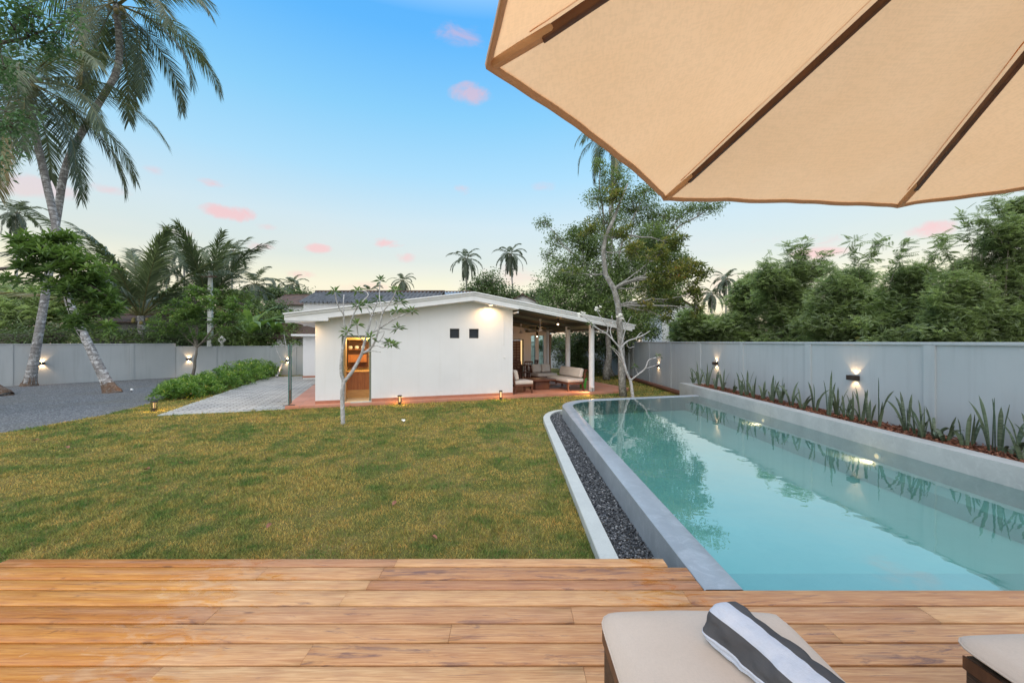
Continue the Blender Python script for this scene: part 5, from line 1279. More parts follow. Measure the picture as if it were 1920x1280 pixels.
# ---- far coconut palms: label, crown px, py, radius m, depth, seed, lean
FP = [('coconut palm between the young palm and the concrete post', 312, 498, 3.0, 60, 14, -3), ('low coconut palm just left of the brown tiled roof', 515, 548, 2.8, 56, 15, 3), ('hazy coconut palm low at the left edge, behind the two big palms', 32, 398, 3.6, 60, 1, 4), ('coconut palm left of the upright young palm, pale against the horizon', 345, 470, 3.2, 64, 2, -5), ('coconut palm just right of the concrete post, high thin crown', 436, 470, 3.2, 64, 3, 10),
      ('dense low coconut palm above the banana leaves', 478, 532, 3.4, 46, 4, 0), ('small far coconut palm over the brown tiled roof', 548, 532, 3.0, 68, 5, 5), ('tiny coconut palm crown peeping over the corrugated roof', 693, 545, 2.6, 66, 6, 0),
      ('small coconut palm above the corrugated roof, right of the frangipani', 755, 526, 2.8, 72, 7, 2), ('left of the pair of coconut palms behind the roof peak', 874, 485, 3.6, 70, 8, -3), ('right of the pair of coconut palms behind the roof peak, trunk curved', 957, 476, 3.6, 70, 9, -40),
      ('far coconut palm right of the big mixed tree, taller of two', 1362, 522, 3.2, 68, 10, 6), ('far coconut palm right of the big mixed tree, shorter of two', 1335, 550, 3.0, 66, 12, 0)]
for lab, px, py, Rf, d, sd, ln in FP:
    t = W(px, py, d); b = Vector((t.x + (-ln) * d / F * .8, d, -.1)); md = (Vector(b) + Vector(t)) / 2; md.x = t.x + (b.x - t.x) * .25
    palm('far_palm', lab, b, t, [md], Rf, 20, 30, .17, sd, 'palmfar', 'coconut palms on the skyline', -70, 85, 0, .75, .12, .85)
palm('young_palm', 'stout young coconut palm with tall upright fronds beyond the left wall', (-24.4, 27, 0), W(264, 592, 27), [W(268, 640, 27)], 7.3, 22, 70, .28, 21, 'palm', None, 15, 88, 6, .33, .05, .85, fwd=1.1)
palm('young_palm', 'young palm with upright feathery fronds behind the concrete post', (-21.0, 30, 0), W(392, 568, 30), [W(392, 620, 30)], 5.8, 15, 64, .2, 22, 'palm', None, 50, 88, 0, .30, .05, .85, fwd=1.1)
palm('coconut_palm', 'coconut palm whose fronds hang out from behind the parasol edge', (7.0, 30, 0), W(1150, 248, 30), [(7.3, 30, 8)], 3.7, 16, 46, .18, 23, 'palm', None, -40, 60, 4, .85, .055, .9)

# ---- trees (survey of crowns at their own depth)
GB = 'trees and bushes beyond the left wall'
tree('feathery_tree', 'pale green feathery tree beyond the wall behind the left palm trunk', 'tree', (-32, 30, 0), [(30, 600, 70, 50), (130, 585, 60, 45), (70, 555, 60, 28), (190, 620, 45, 30), (-20, 560, 40, 50)], 30, 'pinn', 'pinn', n=1500, ls=2.0, seed=1, group=GB)
tree('dark_tree', 'dark leafy tree under the young palm beyond the left wall', 'tree', (-27, 33, 0), [(290, 625, 70, 30), (190, 560, 40, 50), (350, 600, 50, 40), (330, 560, 30, 20)], 33, 'broad', 'dark', n=900, ls=2.3, seed=2, group=GB)
tree('mango_tree', 'slender young mango tree inside the left wall beside the lit lamp', 'tree', (-16.6, 21, 0), [(368, 572, 40, 26), (322, 612, 44, 24), (428, 602, 36, 20), (378, 548, 28, 12), (372, 634, 24, 10), (345, 590, 36, 20), (440, 570, 24, 14)], 21, 'whorl', 'mango', 'twig', n=330, ls=1.25, tr=.085, seed=3, group=GB)
tree('leafy_tree', 'mid green tree behind the mango tree and the diamond sign', 'tree', (-19, 30, 0), [(450, 574, 44, 28), (415, 560, 26, 22), (430, 612, 60, 30), (500, 612, 45, 26), (530, 625, 35, 22), (545, 596, 24, 16)], 30, 'broad', 'mid', n=1300, ls=1.9, seed=4, group=GB)
for i, (px, rx, py, ry, lab) in enumerate([(60, 90, 628, 24, 'leftmost'), (210, 70, 632, 20, 'second'), (330, 60, 630, 22, 'middle'), (455, 50, 634, 18, 'rightmost')]):
    tree('leafy_bush', lab + ' low bush peeping over the left boundary wall', 'bush', ((px - 960) / F * 26.5, 26.5, 0), [(px - rx * .4, py, rx * .6, ry), (px + rx * .4, py + 4, rx * .6, ry * .9), (px, py + 14, rx, ry)], 26.5, 'broad', 'mid' if i % 2 else 'dark', 'twig', n=520, ls=1.5, tr=.06, seed=70 + i, group=GB)
tree('leafy_tree', 'round green tree between the young palm and the feathery tree', 'tree', (-27, 38, 0), [(180, 548, 44, 34), (225, 560, 36, 34), (290, 580, 46, 28), (335, 560, 34, 24), (250, 610, 90, 24)], 38, 'broad', 'mid', n=1900, ls=2.2, seed=75, group=GB)
tree('leafy_tree', 'rounded tree between the banana plant and the brown tiled roof', 'tree', (-20, 36, 0), [(515, 582, 26, 18), (500, 600, 30, 24), (560, 604, 24, 20)], 36, 'broad', 'dark', n=700, ls=2.0, seed=76, group=GB)
tree('far_bush', 'low tree line peeping over the brown tiled roof', 'tree', (-27, 54, 0), [(510, 552, 34, 12), (560, 554, 26, 9), (455, 558, 30, 12)], 54, 'broad', 'dark', n=450, ls=3.0, seed=5, group=GB)
tree('far_bush', 'dark tree line between the corrugated roof and the paired palms', 'tree', (-4, 52, 0), [(915, 535, 36, 24), (890, 550, 30, 20), (950, 558, 46, 22), (1000, 562, 40, 18), (700, 560, 30, 10), (1020, 548, 16, 14)], 52, 'broad', 'dark', n=900, ls=3.0, seed=6, group='trees behind the house')
# small bushes just over the wall by the house
tree('leafy_bush', 'dark bush over the wall between the sign and the house eave', 'bush', (-12.5, 27, 0), [(480, 630, 30, 14), (520, 630, 34, 14), (550, 622, 22, 18), (560, 640, 30, 10)], 27, 'broad', 'mid', n=420, ls=1.5, seed=7, group=GB)
def banana(loc, label, seed, h=2.6, nlv=7, grp=None):
    rnd = random.Random(seed); e = empty('banana_plant', loc, 0, label, 'banana plant', grp); mb = MB(); mb.tube([(0, 0, -.1), (.03, 0, h * .3), (0, 0, h * .55)], [.13, .11, .07], 10); mb.build('stem', M['frondstem'], e, smooth=True)
    lf = MB(); T = []
    for k in range(nlv):
        az = k * 2.399 + rnd.random(); el = R(rnd.uniform(35, 80)); L_ = h * rnd.uniform(.62, .85); p = Vector((0, 0, h * .5)); hv = Vector((math.cos(az), math.sin(az), 0)); sd = Vector((-math.sin(az), math.cos(az), 0)); rows = []; n_ = 12
        for i in range(n_ + 1):
            t = i / n_; w = .26 * math.sin(math.pi * min(1, .04 + t) ** .8) * (1 if t < .97 else .3) if t > .12 else .02; d = hv * math.cos(el) + Vector((0, 0, math.sin(el))); up = sd.cross(d); rows.append((p - sd * w + up * -w * .25 * -1, p.copy(), p + sd * w + up * w * .25)); p = p + d * L_ / n_; el -= R(8.5 * (.5 + t))
        b = len(lf.v)
        for r_ in rows: lf.v += [tuple(q) for q in r_]
        for i in range(n_):
            for j in (0, 1): lf.f.append((b + i * 3 + j, b + i * 3 + j + 1, b + i * 3 + j + 4, b + i * 3 + j + 3)); lf.mi.append(0); T.append(.3 + .5 * rnd.random())
    np_mesh('leaves', lf.v, lf.f, T, M['mango'], e, True)
banana((-17.0, 26.2, 0), 'banana plant with broad arching leaves over the lower grey wall', 3, 4.6, 9)
banana((-15.4, 27.0, 0), 'second banana plant, nearer the brown roof, leaves bent down', 5, 4.0, 8)

# broad-leaved vine tree at the upper left and the mango branch below it
tree('broadleaf_tree', 'glossy broad-leaved tree hanging into the upper left corner', 'tree', (-15.5, 9.5, 0), [(30, 60, 60, 50), (100, 75, 45, 34), (60, 20, 50, 25), (140, 40, 22, 16), (18, 240, 34, 44), (55, 222, 18, 22), (-60, 120, 70, 90), (10, 130, 40, 20), (-40, 260, 60, 60)], 10.5, 'broad', 'vine', 'darkbark', n=400, ls=1.1, tr=.09, seed=8, trunk=([(-15.2, 10.5, 0), (-15.2, 10.4, 4), W(-110, 160, 10.5), W(-60, 105, 10.5), W(0, 80, 10.5), W(60, 70, 10.5)], [.2, .17, .12, .07, .045, .025]))
tree('mango_tree', 'leafy mango bough spreading in front of the two palm trunks', 'tree', (-18.5, 12.5, 0), [(85, 475, 55, 34), (45, 460, 26, 22), (140, 495, 48, 32), (165, 530, 34, 28), (130, 545, 40, 26), (178, 592, 32, 20), (192, 556, 26, 26), (60, 510, 24, 18), (135, 600, 20, 22), (215, 572, 16, 18), (205, 612, 14, 12), (20, 525, 18, 8), (110, 445, 30, 14)], 13, 'whorl', 'mango', 'darkbark', n=300, ls=1.35, tr=.09, seed=9, k=13, trunk=([(-17.9, 13, 0), (-17.8, 13, 2.5), (-17.4, 13, 4.0), W(0, 504, 13), W(60, 498, 13), W(115, 500, 13)], [.15, .13, .10, .05, .04, .03]))

# ---- mixed trees behind the verandah
tree('dense_tree', 'large dark green tree behind the slim mottled trunk, with several grey stems', 'tree', G(1137, 712), [(1062, 520, 50, 42), (1120, 565, 62, 44), (1075, 585, 50, 28), (1185, 600, 50, 36), (1110, 470, 50, 38), (1160, 520, 50, 40), (1230, 470, 46, 52), (1245, 545, 40, 36), (1270, 500, 34, 30), (1080, 440, 22, 20), (1040, 560, 34, 26)], 21, 'broad', 'mid', 'slimbark', n=4600, ls=1.15, tr=.2, seed=10, group='trees behind the verandah')
tree('open_tree', 'loose airy tree rising highest beneath the parasol edge', 'tree', (5.6, 23.5, 0), [(1150, 345, 32, 36), (1118, 372, 26, 18), (1190, 395, 44, 36), (1140, 420, 36, 26), (1245, 408, 36, 26), (1290, 395, 34, 16), (1335, 388, 28, 12), (1022, 418, 16, 12), (1045, 450, 20, 18), (1030, 480, 16, 14), (1125, 310, 14, 12), (1210, 360, 26, 18)], 23.5, 'broad', 'mid', 'slimbark', n=1500, ls=1.1, tr=.2, seed=11, group='trees behind the verandah', fill=.4)
tk = [W(x, y, d) for x, y, d in ((1168, 744, 14.7), (1166, 700, 14.7), (1165, 658, 14.7), (1162, 610, 14.7), (1159, 572, 14.7), (1151, 541, 14.7), (1135, 514, 14.7), (1131, 472, 14.8), (1135, 445, 14.8), (1152, 407, 14.9), (1162, 380, 15), (1177, 345, 15))]
st_ = tree('slim_tree', 'tall slim tree with mottled pale trunk and yellowing leaves beyond the pool', 'tree', G(1168, 743.4), [(1235, 478, 26, 20), (1285, 505, 30, 22), (1222, 535, 30, 24), (1300, 548, 18, 22), (1190, 470, 24, 18), (1110, 430, 24, 18), (1150, 370, 22, 18), (1262, 568, 20, 18), (1073, 512, 20, 10), (1205, 570, 22, 16), (1250, 595, 14, 14), (1165, 440, 20, 16), (1255, 520, 30, 26), (1316, 512, 18, 20), (1305, 575, 12, 24), (1265, 455, 24, 20)], 14.8, 'whorl', 'almond', 'slimbark', n=520, ls=1.0, tr=.12, trunk=(tk, [.145, .125, .118, .11, .105, .095, .09, .08, .07, .06, .045, .025]), seed=12, k=9)
tree('dark_tree', 'dark dense crown filling the middle behind the yellowing leaves', 'tree', (6.2, 26, 0), [(1195, 480, 46, 50), (1235, 545, 44, 50), (1125, 545, 60, 46), (1225, 440, 36, 34), (1160, 590, 70, 30)], 26, 'broad', 'dark', 'darkbark', n=1900, ls=1.3, tr=.18, seed=77, group='trees behind the verandah')
# dark stems at the foot of the big tree
tree('dark_tree', 'dark tree against the far boundary wall, right of the verandah columns', 'tree', G(1148, 706), [(1150, 640, 50, 28), (1095, 640, 40, 26), (1080, 670, 22, 24), (1120, 690, 14, 24), (1210, 622, 30, 14)], 23.5, 'broad', 'dark', 'slimbark', n=1300, ls=1.3, tr=.19, seed=13, group='trees behind the verandah')
tree('dark_tree', 'dark low tree seen between the verandah columns', 'tree', (3.9, 27, 0), [(1065, 660, 30, 30), (1085, 690, 20, 20), (1020, 650, 20, 12), (1045, 640, 30, 14)], 27, 'broad', 'dark', 'darkbark', n=450, ls=1.5, tr=.12, seed=14, group='trees behind the verandah')

# ---- feathery thicket beyond the right wall, each tree a thing
GR = 'feathery trees beyond the right wall'
RT = [('low feathery tree beside the white neighbour building', 28, 0, [(1300, 608, 34, 30), (1325, 616, 34, 20), (1290, 628, 30, 16), (1320, 640, 60, 22)], 1500, []),
      ('feathery tree below the two far palms', 27, 0, [(1402, 566, 36, 42), (1370, 616, 60, 26), (1416, 530, 30, 18), (1390, 645, 70, 25)], 2000, [(1420, 530, 1450, 492, 8)]),
      ('feathery tree whose two leafy shoots stand against the pink cloud', 24, 0, [(1475, 560, 56, 50), (1500, 512, 44, 22), (1445, 525, 36, 20), (1500, 605, 66, 44), (1500, 645, 80, 25)], 2400, [(1480, 520, 1486, 458, 10), (1490, 500, 1512, 454, 8), (1540, 520, 1548, 476, 7), (1450, 520, 1432, 486, 6)]),
      ('feathery tree with a forked bare-necked shoot in the middle of the thicket', 20, 0, [(1580, 560, 56, 46), (1600, 522, 46, 20), (1565, 602, 66, 44), (1640, 595, 56, 50), (1600, 645, 90, 25)], 2400, [(1615, 530, 1598, 452, 9), (1620, 510, 1652, 450, 9), (1560, 525, 1552, 502, 5)]),
      ('feathery tree left of the tall corner tree, with a bushy pointed shoot', 17.5, 0, [(1700, 555, 56, 46), (1718, 516, 44, 22), (1680, 602, 76, 44), (1752, 592, 56, 50), (1710, 645, 90, 25)], 2300, [(1670, 530, 1698, 456, 10), (1740, 520, 1768, 442, 10)]),
      ('feathery tree under the long arching sprays near the right edge', 15.5, 0, [(1800, 558, 56, 56), (1822, 505, 40, 26), (1795, 610, 76, 44), (1860, 602, 56, 54), (1820, 645, 90, 25)], 2200, [(1790, 520, 1772, 450, 8), (1825, 490, 1812, 405, 10), (1840, 490, 1852, 420, 8)]),
      ('tallest feathery tree filling the right edge up to the parasol', 15, 0, [(1905, 520, 50, 64), (1900, 440, 38, 34), (1918, 392, 34, 26), (1900, 600, 76, 54), (1858, 462, 26, 18), (1920, 645, 90, 25)], 2300, [(1880, 460, 1835, 405, 8), (1900, 430, 1862, 372, 8)])]
for i, (lab, d, bx, bl, n_, sh) in enumerate(RT):
    if i == 0: lab = 'low feathery tree beside the white neighbour building'
    cx = np.mean([b[0] for b in bl]); x = (cx - 960) / F * d
    tree('feathery_tree', lab, 'tree', (x, d, 0), [b + ((i * 7 + j * 3) % 5 * .22 + .1,) for j, b in enumerate(bl)], d, 'pinn', 'pinn', 'twig', n=int(n_ * 2.6), ls=.045 * d, tr=.10, seed=30 + i, group=GR, shoots=sh, deep=.7)

# ---- frangipani trees: surveyed branches
def frangi(name, label, base, cs, branches, d, tips, mat_, seed, k=7, ls=.8, flowers=(), thin=1.0):
    rnd = random.Random(seed); base = Vector(base); e = empty(name, base, 0, label, 'frangipani tree'); mb = MB(); ends = []
    offs_ = {}
    def key(p): return (round(p[0] / 6), round(p[1] / 6))
    allp = []
    for pts, r0, r1, lean in branches:
        st = pts[0]; b0 = 0.0
        for (q, o) in allp:
            if abs(q[0] - st[0]) + abs(q[1] - st[1]) < 14: b0 = o
        P = []; n_ = len(pts)
        for i, (x, y) in enumerate(pts):
            o = b0 + lean * i / (n_ - 1); allp.append(((x, y), o)); P.append(W(cs[0] + x * cs[2], cs[1] + y * cs[2], d + o) - base)
        if branches[0][0] is pts: P[0].z = -.05
        Q = []
        for i in range(n_ - 1):
            p0, p1, p2, p3 = P[max(i - 1, 0)], P[i], P[i + 1], P[min(i + 2, n_ - 1)]
            for q in range(4):
                t = q / 4; Q.append(.5 * ((2 * p1) + (-p0 + p2) * t + (2 * p0 - 5 * p1 + 4 * p2 - p3) * t * t + (-p0 + 3 * p1 - 3 * p2 + p3) * t ** 3))
        Q.append(P[-1]); m = len(Q); mb.tube(Q, [(r0 + (r1 - r0) * i / (m - 1)) * (1 + .06 * math.sin(i * 2.3)) for i in range(m)], 9); ends.append((pts[-1], Q[-1]))
    mb.build('trunk', M[mat_], e, smooth=True)
    r = np.random.default_rng(seed); C = [tuple(q) for (p, q) in ends if tips is None or any(abs(p[0] - a) + abs(p[1] - b) < 20 for a, b in tips)]
    V, Fa, T = foliage(np.array(C), 'whorl', r, ls, None, k); np_mesh('crown', V, Fa, T, M['frangi'], e)
    for j, f in enumerate(flowers):
        q = min(ends, key=lambda a: abs(a[0][0] - f[0]) + abs(a[0][1] - f[1]))[1]; fm = MB()
        for _ in range(9):
            c = q + Vector((rnd.gauss(0, .06), rnd.gauss(0, .06), rnd.gauss(.04, .05))); tl = Vector((rnd.gauss(0, .5), rnd.gauss(-.6, .4), 1)).normalized(); a = tl.orthogonal().normalized(); b = tl.cross(a)
            for h in range(5):
                g = h * 1.2566; u = a * math.cos(g) + b * math.sin(g); w = tl.cross(u); c2 = c + u * .045 + tl * .02; fm.add([c, c2 - w * .02, c + u * .06 + tl * .016, c2 + w * .02], [(0, 1, 2, 3)])
        fm.build('blossom', M['petal'], e)
    return e
frangi('frangipani_tree', 'young pale-barked frangipani forking low in the lawn before the kitchen door', G(643, 795), (520, 500, .25), [
    ([(493, 1180), (490, 1090), (487, 1000), (488, 930), (500, 862)], .052, .044, 0),
    ([(500, 862), (478, 800), (478, 720), (490, 620), (505, 550), (522, 490)], .036, .026, -.15), ([(522, 490), (500, 420), (497, 360), (470, 320), (445, 260), (433, 195)], .019, .012, -.3),
    ([(497, 360), (495, 280), (500, 210)], .013, .010, .25), ([(522, 490), (545, 440), (562, 385), (585, 330), (612, 290), (650, 250), (682, 212), (655, 182), (600, 185)], .023, .010, .3),
    ([(500, 862), (555, 795), (600, 720), (635, 650)], .042, .036, .1), ([(635, 650), (655, 560), (672, 500), (690, 440), (707, 370), (740, 290), (757, 250)], .034, .011, .3),
    ([(672, 500), (720, 490), (772, 460), (830, 420), (900, 380), (975, 350), (1010, 335)], .021, .012, -.3), ([(707, 370), (682, 325), (665, 282)], .012, .009, .2),
    ([(635, 650), (700, 610), (732, 560), (752, 500), (772, 420), (792, 340), (830, 290), (870, 230), (888, 185)], .028, .011, -.2), ([(792, 340), (770, 260), (766, 190), (772, 110)], .013, .010, .3),
    ([(700, 610), (740, 590), (790, 605), (862, 585)], .013, .009, -.4), ([(732, 560), (785, 560), (835, 575)], .012, .008, .35), ([(752, 500), (800, 482), (792, 520), (760, 565)], .012, .008, .1),
    ([(655, 560), (612, 522), (600, 470), (598, 435)], .015, .011, -.2), ([(772, 460), (845, 470), (905, 465)], .013, .010, .3), ([(635, 650), (705, 632), (775, 640)], .013, .008, -.3), ([(672, 500), (725, 480), (742, 440), (738, 400)], .012, .008, .2),
    ([(870, 230), (900, 260), (920, 265)], .012, .009, .1), ([(870, 400), (850, 350), (895, 335)], .011, .009, .1), ([(707, 370), (760, 350), (800, 345)], .012, .009, -.1), ([(655, 560), (690, 545), (700, 535)], .012, .01, -.2), ([(585, 330), (600, 300), (605, 288)], .011, .01, -.2), ([(500, 862), (510, 885), (505, 1018)], .006, .005, -.05)],
    9.8, [(433, 195), (600, 185), (757, 250), (1010, 335), (665, 282), (888, 185), (772, 110), (862, 585), (598, 435), (905, 465), (920, 265), (895, 335), (700, 535), (835, 575), (605, 288), (520, 490)], 'frangibark', 4, 13, 1.0)
frangi('frangipani_tree', 'bare whitish frangipani with a few leaves and blossoms beside the slim trunk', G(1186.5, 744.6), (820, 540, .21875), [
    ([(1676, 935), (1668, 870), (1655, 790)], .062, .052, 0), ([(1655, 790), (1630, 740), (1610, 680), (1590, 600), (1570, 520)], .05, .038, -.1),
    ([(1570, 520), (1510, 450), (1450, 390), (1380, 350), (1310, 310)], .03, .015, -.5), ([(1570, 520), (1620, 460), (1700, 430), (1770, 400), (1825, 365)], .03, .013, .3), ([(1450, 390), (1462, 340), (1430, 290), (1390, 230), (1370, 195)], .018, .012, -.2),
    ([(1510, 450), (1482, 370), (1500, 300), (1495, 235)], .016, .012, .3), ([(1655, 790), (1720, 740), (1780, 690), (1810, 620), (1860, 600), (1895, 585)], .034, .014, -.2), ([(1780, 690), (1850, 670), (1910, 648)], .018, .012, .3),
    ([(1700, 430), (1750, 380), (1765, 430)], .014, .01, .2), ([(1720, 740), (1700, 690), (1690, 675)], .013, .010, -.2), ([(1610, 680), (1560, 590), (1500, 520)], .02, .013, .4), ([(1380, 350), (1300, 280), (1222, 235)], .016, .011, -.3),
    ([(1570, 520), (1600, 400), (1618, 310), (1580, 250)], .018, .012, -.3), ([(1590, 600), (1530, 530), (1480, 500)], .016, .01, -.3), ([(1450, 390), (1400, 380), (1340, 370)], .014, .010, .3), ([(1620, 460), (1640, 510), (1690, 500)], .013, .01, .2), ([(1618, 330), (1650, 260), (1665, 240)], .010, .006, .1)],
    14.5, [(1310, 310), (1895, 585), (1495, 235), (1690, 675), (1500, 520)], 'frangibark', 6, 8, .85, [(1370, 195), (1222, 235), (1580, 250)])
frangi('frangipani_tree', 'thin leaning frangipani before the lower wall, lit at its foot', (-13.3, 23, 0), (300, 430, .2735), [
    ([(800, 1003), (820, 960), (842, 915)], .05, .04, 0), ([(842, 915), (870, 870), (862, 790), (850, 720)], .03, .015, .1), ([(842, 915), (800, 830), (790, 790)], .02, .012, .2), ([(870, 870), (915, 830), (925, 780)], .02, .012, -.1)], 22.6, None, 'frangibark', 9, 8, 1.2)
e = empty('wall_spotlight', W(519, 703, 22.4), 0, 'tiny lit ground spotlight at the foot of the thin leaning frangipani', 'spotlight'); e.location.z = 0
mb = MB(); mb.tube([(0, 0, 0), (0, 0, .06)], .008, 8); mb.build('spike', M['black'], e)
mb = MB(); mb.tube([(-.05, 0, .09), (.04, 0, .13)], [.04, .05], 14); mb.build('head', M['plasticwhite'], e); spot(e, (.06, -.05, .18), (.6, .6, .9), 30, 90, .8, (1, .6, .35), .03)

# ---- hedge of leafy shrubs along the path
for i, (u_, v_, h_, w_, lab) in enumerate([(-4.75, 3.6, .62, .75, 'nearest'), (-4.5, 4.9, .72, .8, 'second nearest'), (-5.3, 5.6, .70, .8, 'low left-hand'), (-4.45, 6.4, .90, .85, 'fourth, pale-flowered'), (-4.35, 8.0, 1.10, .9, 'tall middle'), (-4.3, 9.6, 1.22, .95, 'tallest'), (-4.2, 11.2, 1.12, .9, 'second farthest'), (-4.0, 12.6, .95, .8, 'farthest')]):
    r = np.random.default_rng(60 + i); p = Vector(at_uv(u_, v_, 0)); e = empty('leafy_shrub', p, 0, lab + ' bright green shrub of the hedge beside the paved path', 'shrub', 'shrubs of the hedge along the path')
    n_ = 150; q = unit(n_, r); q[:, 2] = np.abs(q[:, 2]); rr = r.random((n_, 1)) ** .35; C = q * rr * [w_, w_, h_ * .88] + [0, 0, .06]; C += r.normal(0, .03, C.shape)
    V, Fa, T = foliage(C, 'whorl', r, .82, None, 9); np_mesh('foliage', V, Fa, T, M['shrub'], e)
    mb = MB(); rnd = random.Random(i)
    for k in range(18): c = C[k * 8]; mb.tube([(c[0] * .12, c[1] * .12, -.04), (c[0] * .55, c[1] * .55, c[2] * .5), tuple(c)], [.014, .011, .007], 5)
    mb.build('stems', M['twig'], e)

# ---- snake plants of the planter: survey x on the detail view, height, leaves, spread
SP = [(372, .62, 5, .5), (402, .85, 6, .35), (440, .80, 7, .4), (478, .62, 6, .45), (512, .70, 6, .6), (560, .45, 5, .6), (598, .68, 5, .4), (625, .74, 6, .3), (655, .62, 4, .35), (700, .50, 5, .35), (742, .72, 6, .3), (782, .66, 6, .3), (832, .64, 5, .55), (882, .52, 6, .8), (942, .66, 5, .3), (1006, .95, 3, .12), (1045, .62, 4, .3), (1085, .45, 5, .35), (1118, .60, 4, .5), (1160, .66, 4, .3), (1195, .62, 3, .3), (1238, .88, 4, .22),
      (1372, .68, 6, .4), (1418, .52, 4, .4), (1450, .60, 4, .4), (1500, .50, 6, .6), (1550, .42, 5, .7), (1640, .50, 3, .25), (1668, .48, 3, .3), (1768, .78, 3, .5), (1800, .74, 2, .1), (1865, .48, 4, .8), (1915, .55, 4, .7), (1990, .7, 4, .4)]
desc = {15: 'tall straight', 21: 'tall slim', 29: 'leaning long-bladed', 12: 'broad bent-over', 30: 'upright rod-like', 13: 'outward arching'}
_o = 'first second third fourth fifth sixth seventh eighth ninth tenth eleventh twelfth thirteenth fourteenth fifteenth sixteenth seventeenth eighteenth nineteenth twentieth'.split()
ORD = _o + ['twenty-' + x for x in _o[:9]] + ['thirtieth'] + ['thirty-' + x for x in _o[:9]]
for i, (cx, h_, n_, sp_) in enumerate(SP):
    n_ += 1
    rnd = random.Random(200 + i); px = 1150 + .401 * cx; X = 6.22 + rnd.uniform(-.12, .12); d = X * F / (px - 960)
    lab = desc.get(i, ('bushy' if n_ > 6 else 'sparse')) + ' snake plant, ' + ORD[i] + " from the planter's far end"
    e = empty('snake_plant', (X, d, .555), 0, lab, 'snake plant', 'snake plants in the planter'); V = []; Fc = []; T = []
    for k in range(n_):
        az = rnd.uniform(0, 6.28); hh = h_ * .95 * (1 if k == 0 else rnd.uniform(.4, 1.0)); tilt = sp_ * (.4 if k == 0 else rnd.uniform(.4, 1.7)); w = rnd.uniform(.015, .024) * (1.15 if hh > .8 else 1); hv = Vector((math.cos(az), math.sin(az) , 0)); hv.x *= .7
        fa = rnd.uniform(-.9, .9); sd = Vector((math.sin(fa) * .6, math.cos(fa), 0)).normalized(); sd0 = Vector((math.cos(fa), math.sin(fa), 0)) if rnd.random() < .7 else sd; p = hv * .03; m = 12; tw = rnd.uniform(-1.0, 1.0); a0_ = tilt * .5; b = len(V); bend = 1.2 if rnd.random() > .3 else 3.0; T_ = rnd.random()
        for j in range(m + 1):
            t = j / m; ang = a0_ + tilt * (t ** 2) * 1.1 * bend; dv = hv * math.sin(ang) + Vector((0, 0, math.cos(ang))); ww = w * (.55 + .55 * math.sin(math.pi * min(1, t * .75 + .12))) * (1 - max(0, t - .82) / .18) ** .7 if t < 1 else .0005
            s = (Matrix.Rotation(tw * t, 3, 'Z') @ sd0); s = (s - dv * s.dot(dv)).normalized(); nn = s.cross(dv); V += [tuple(p - s * ww + nn * ww * .35), tuple(p - nn * .004), tuple(p + s * ww + nn * ww * .35)]; p = p + dv * hh / m
        for j in range(m):
            for c in (0, 1): Fc.append((b + j * 3 + c, b + j * 3 + c + 1, b + j * 3 + c + 4, b + j * 3 + c + 3)); T.append(T_)
    o = np_mesh('leaves', V, Fc, T, M['snake'], e, True)

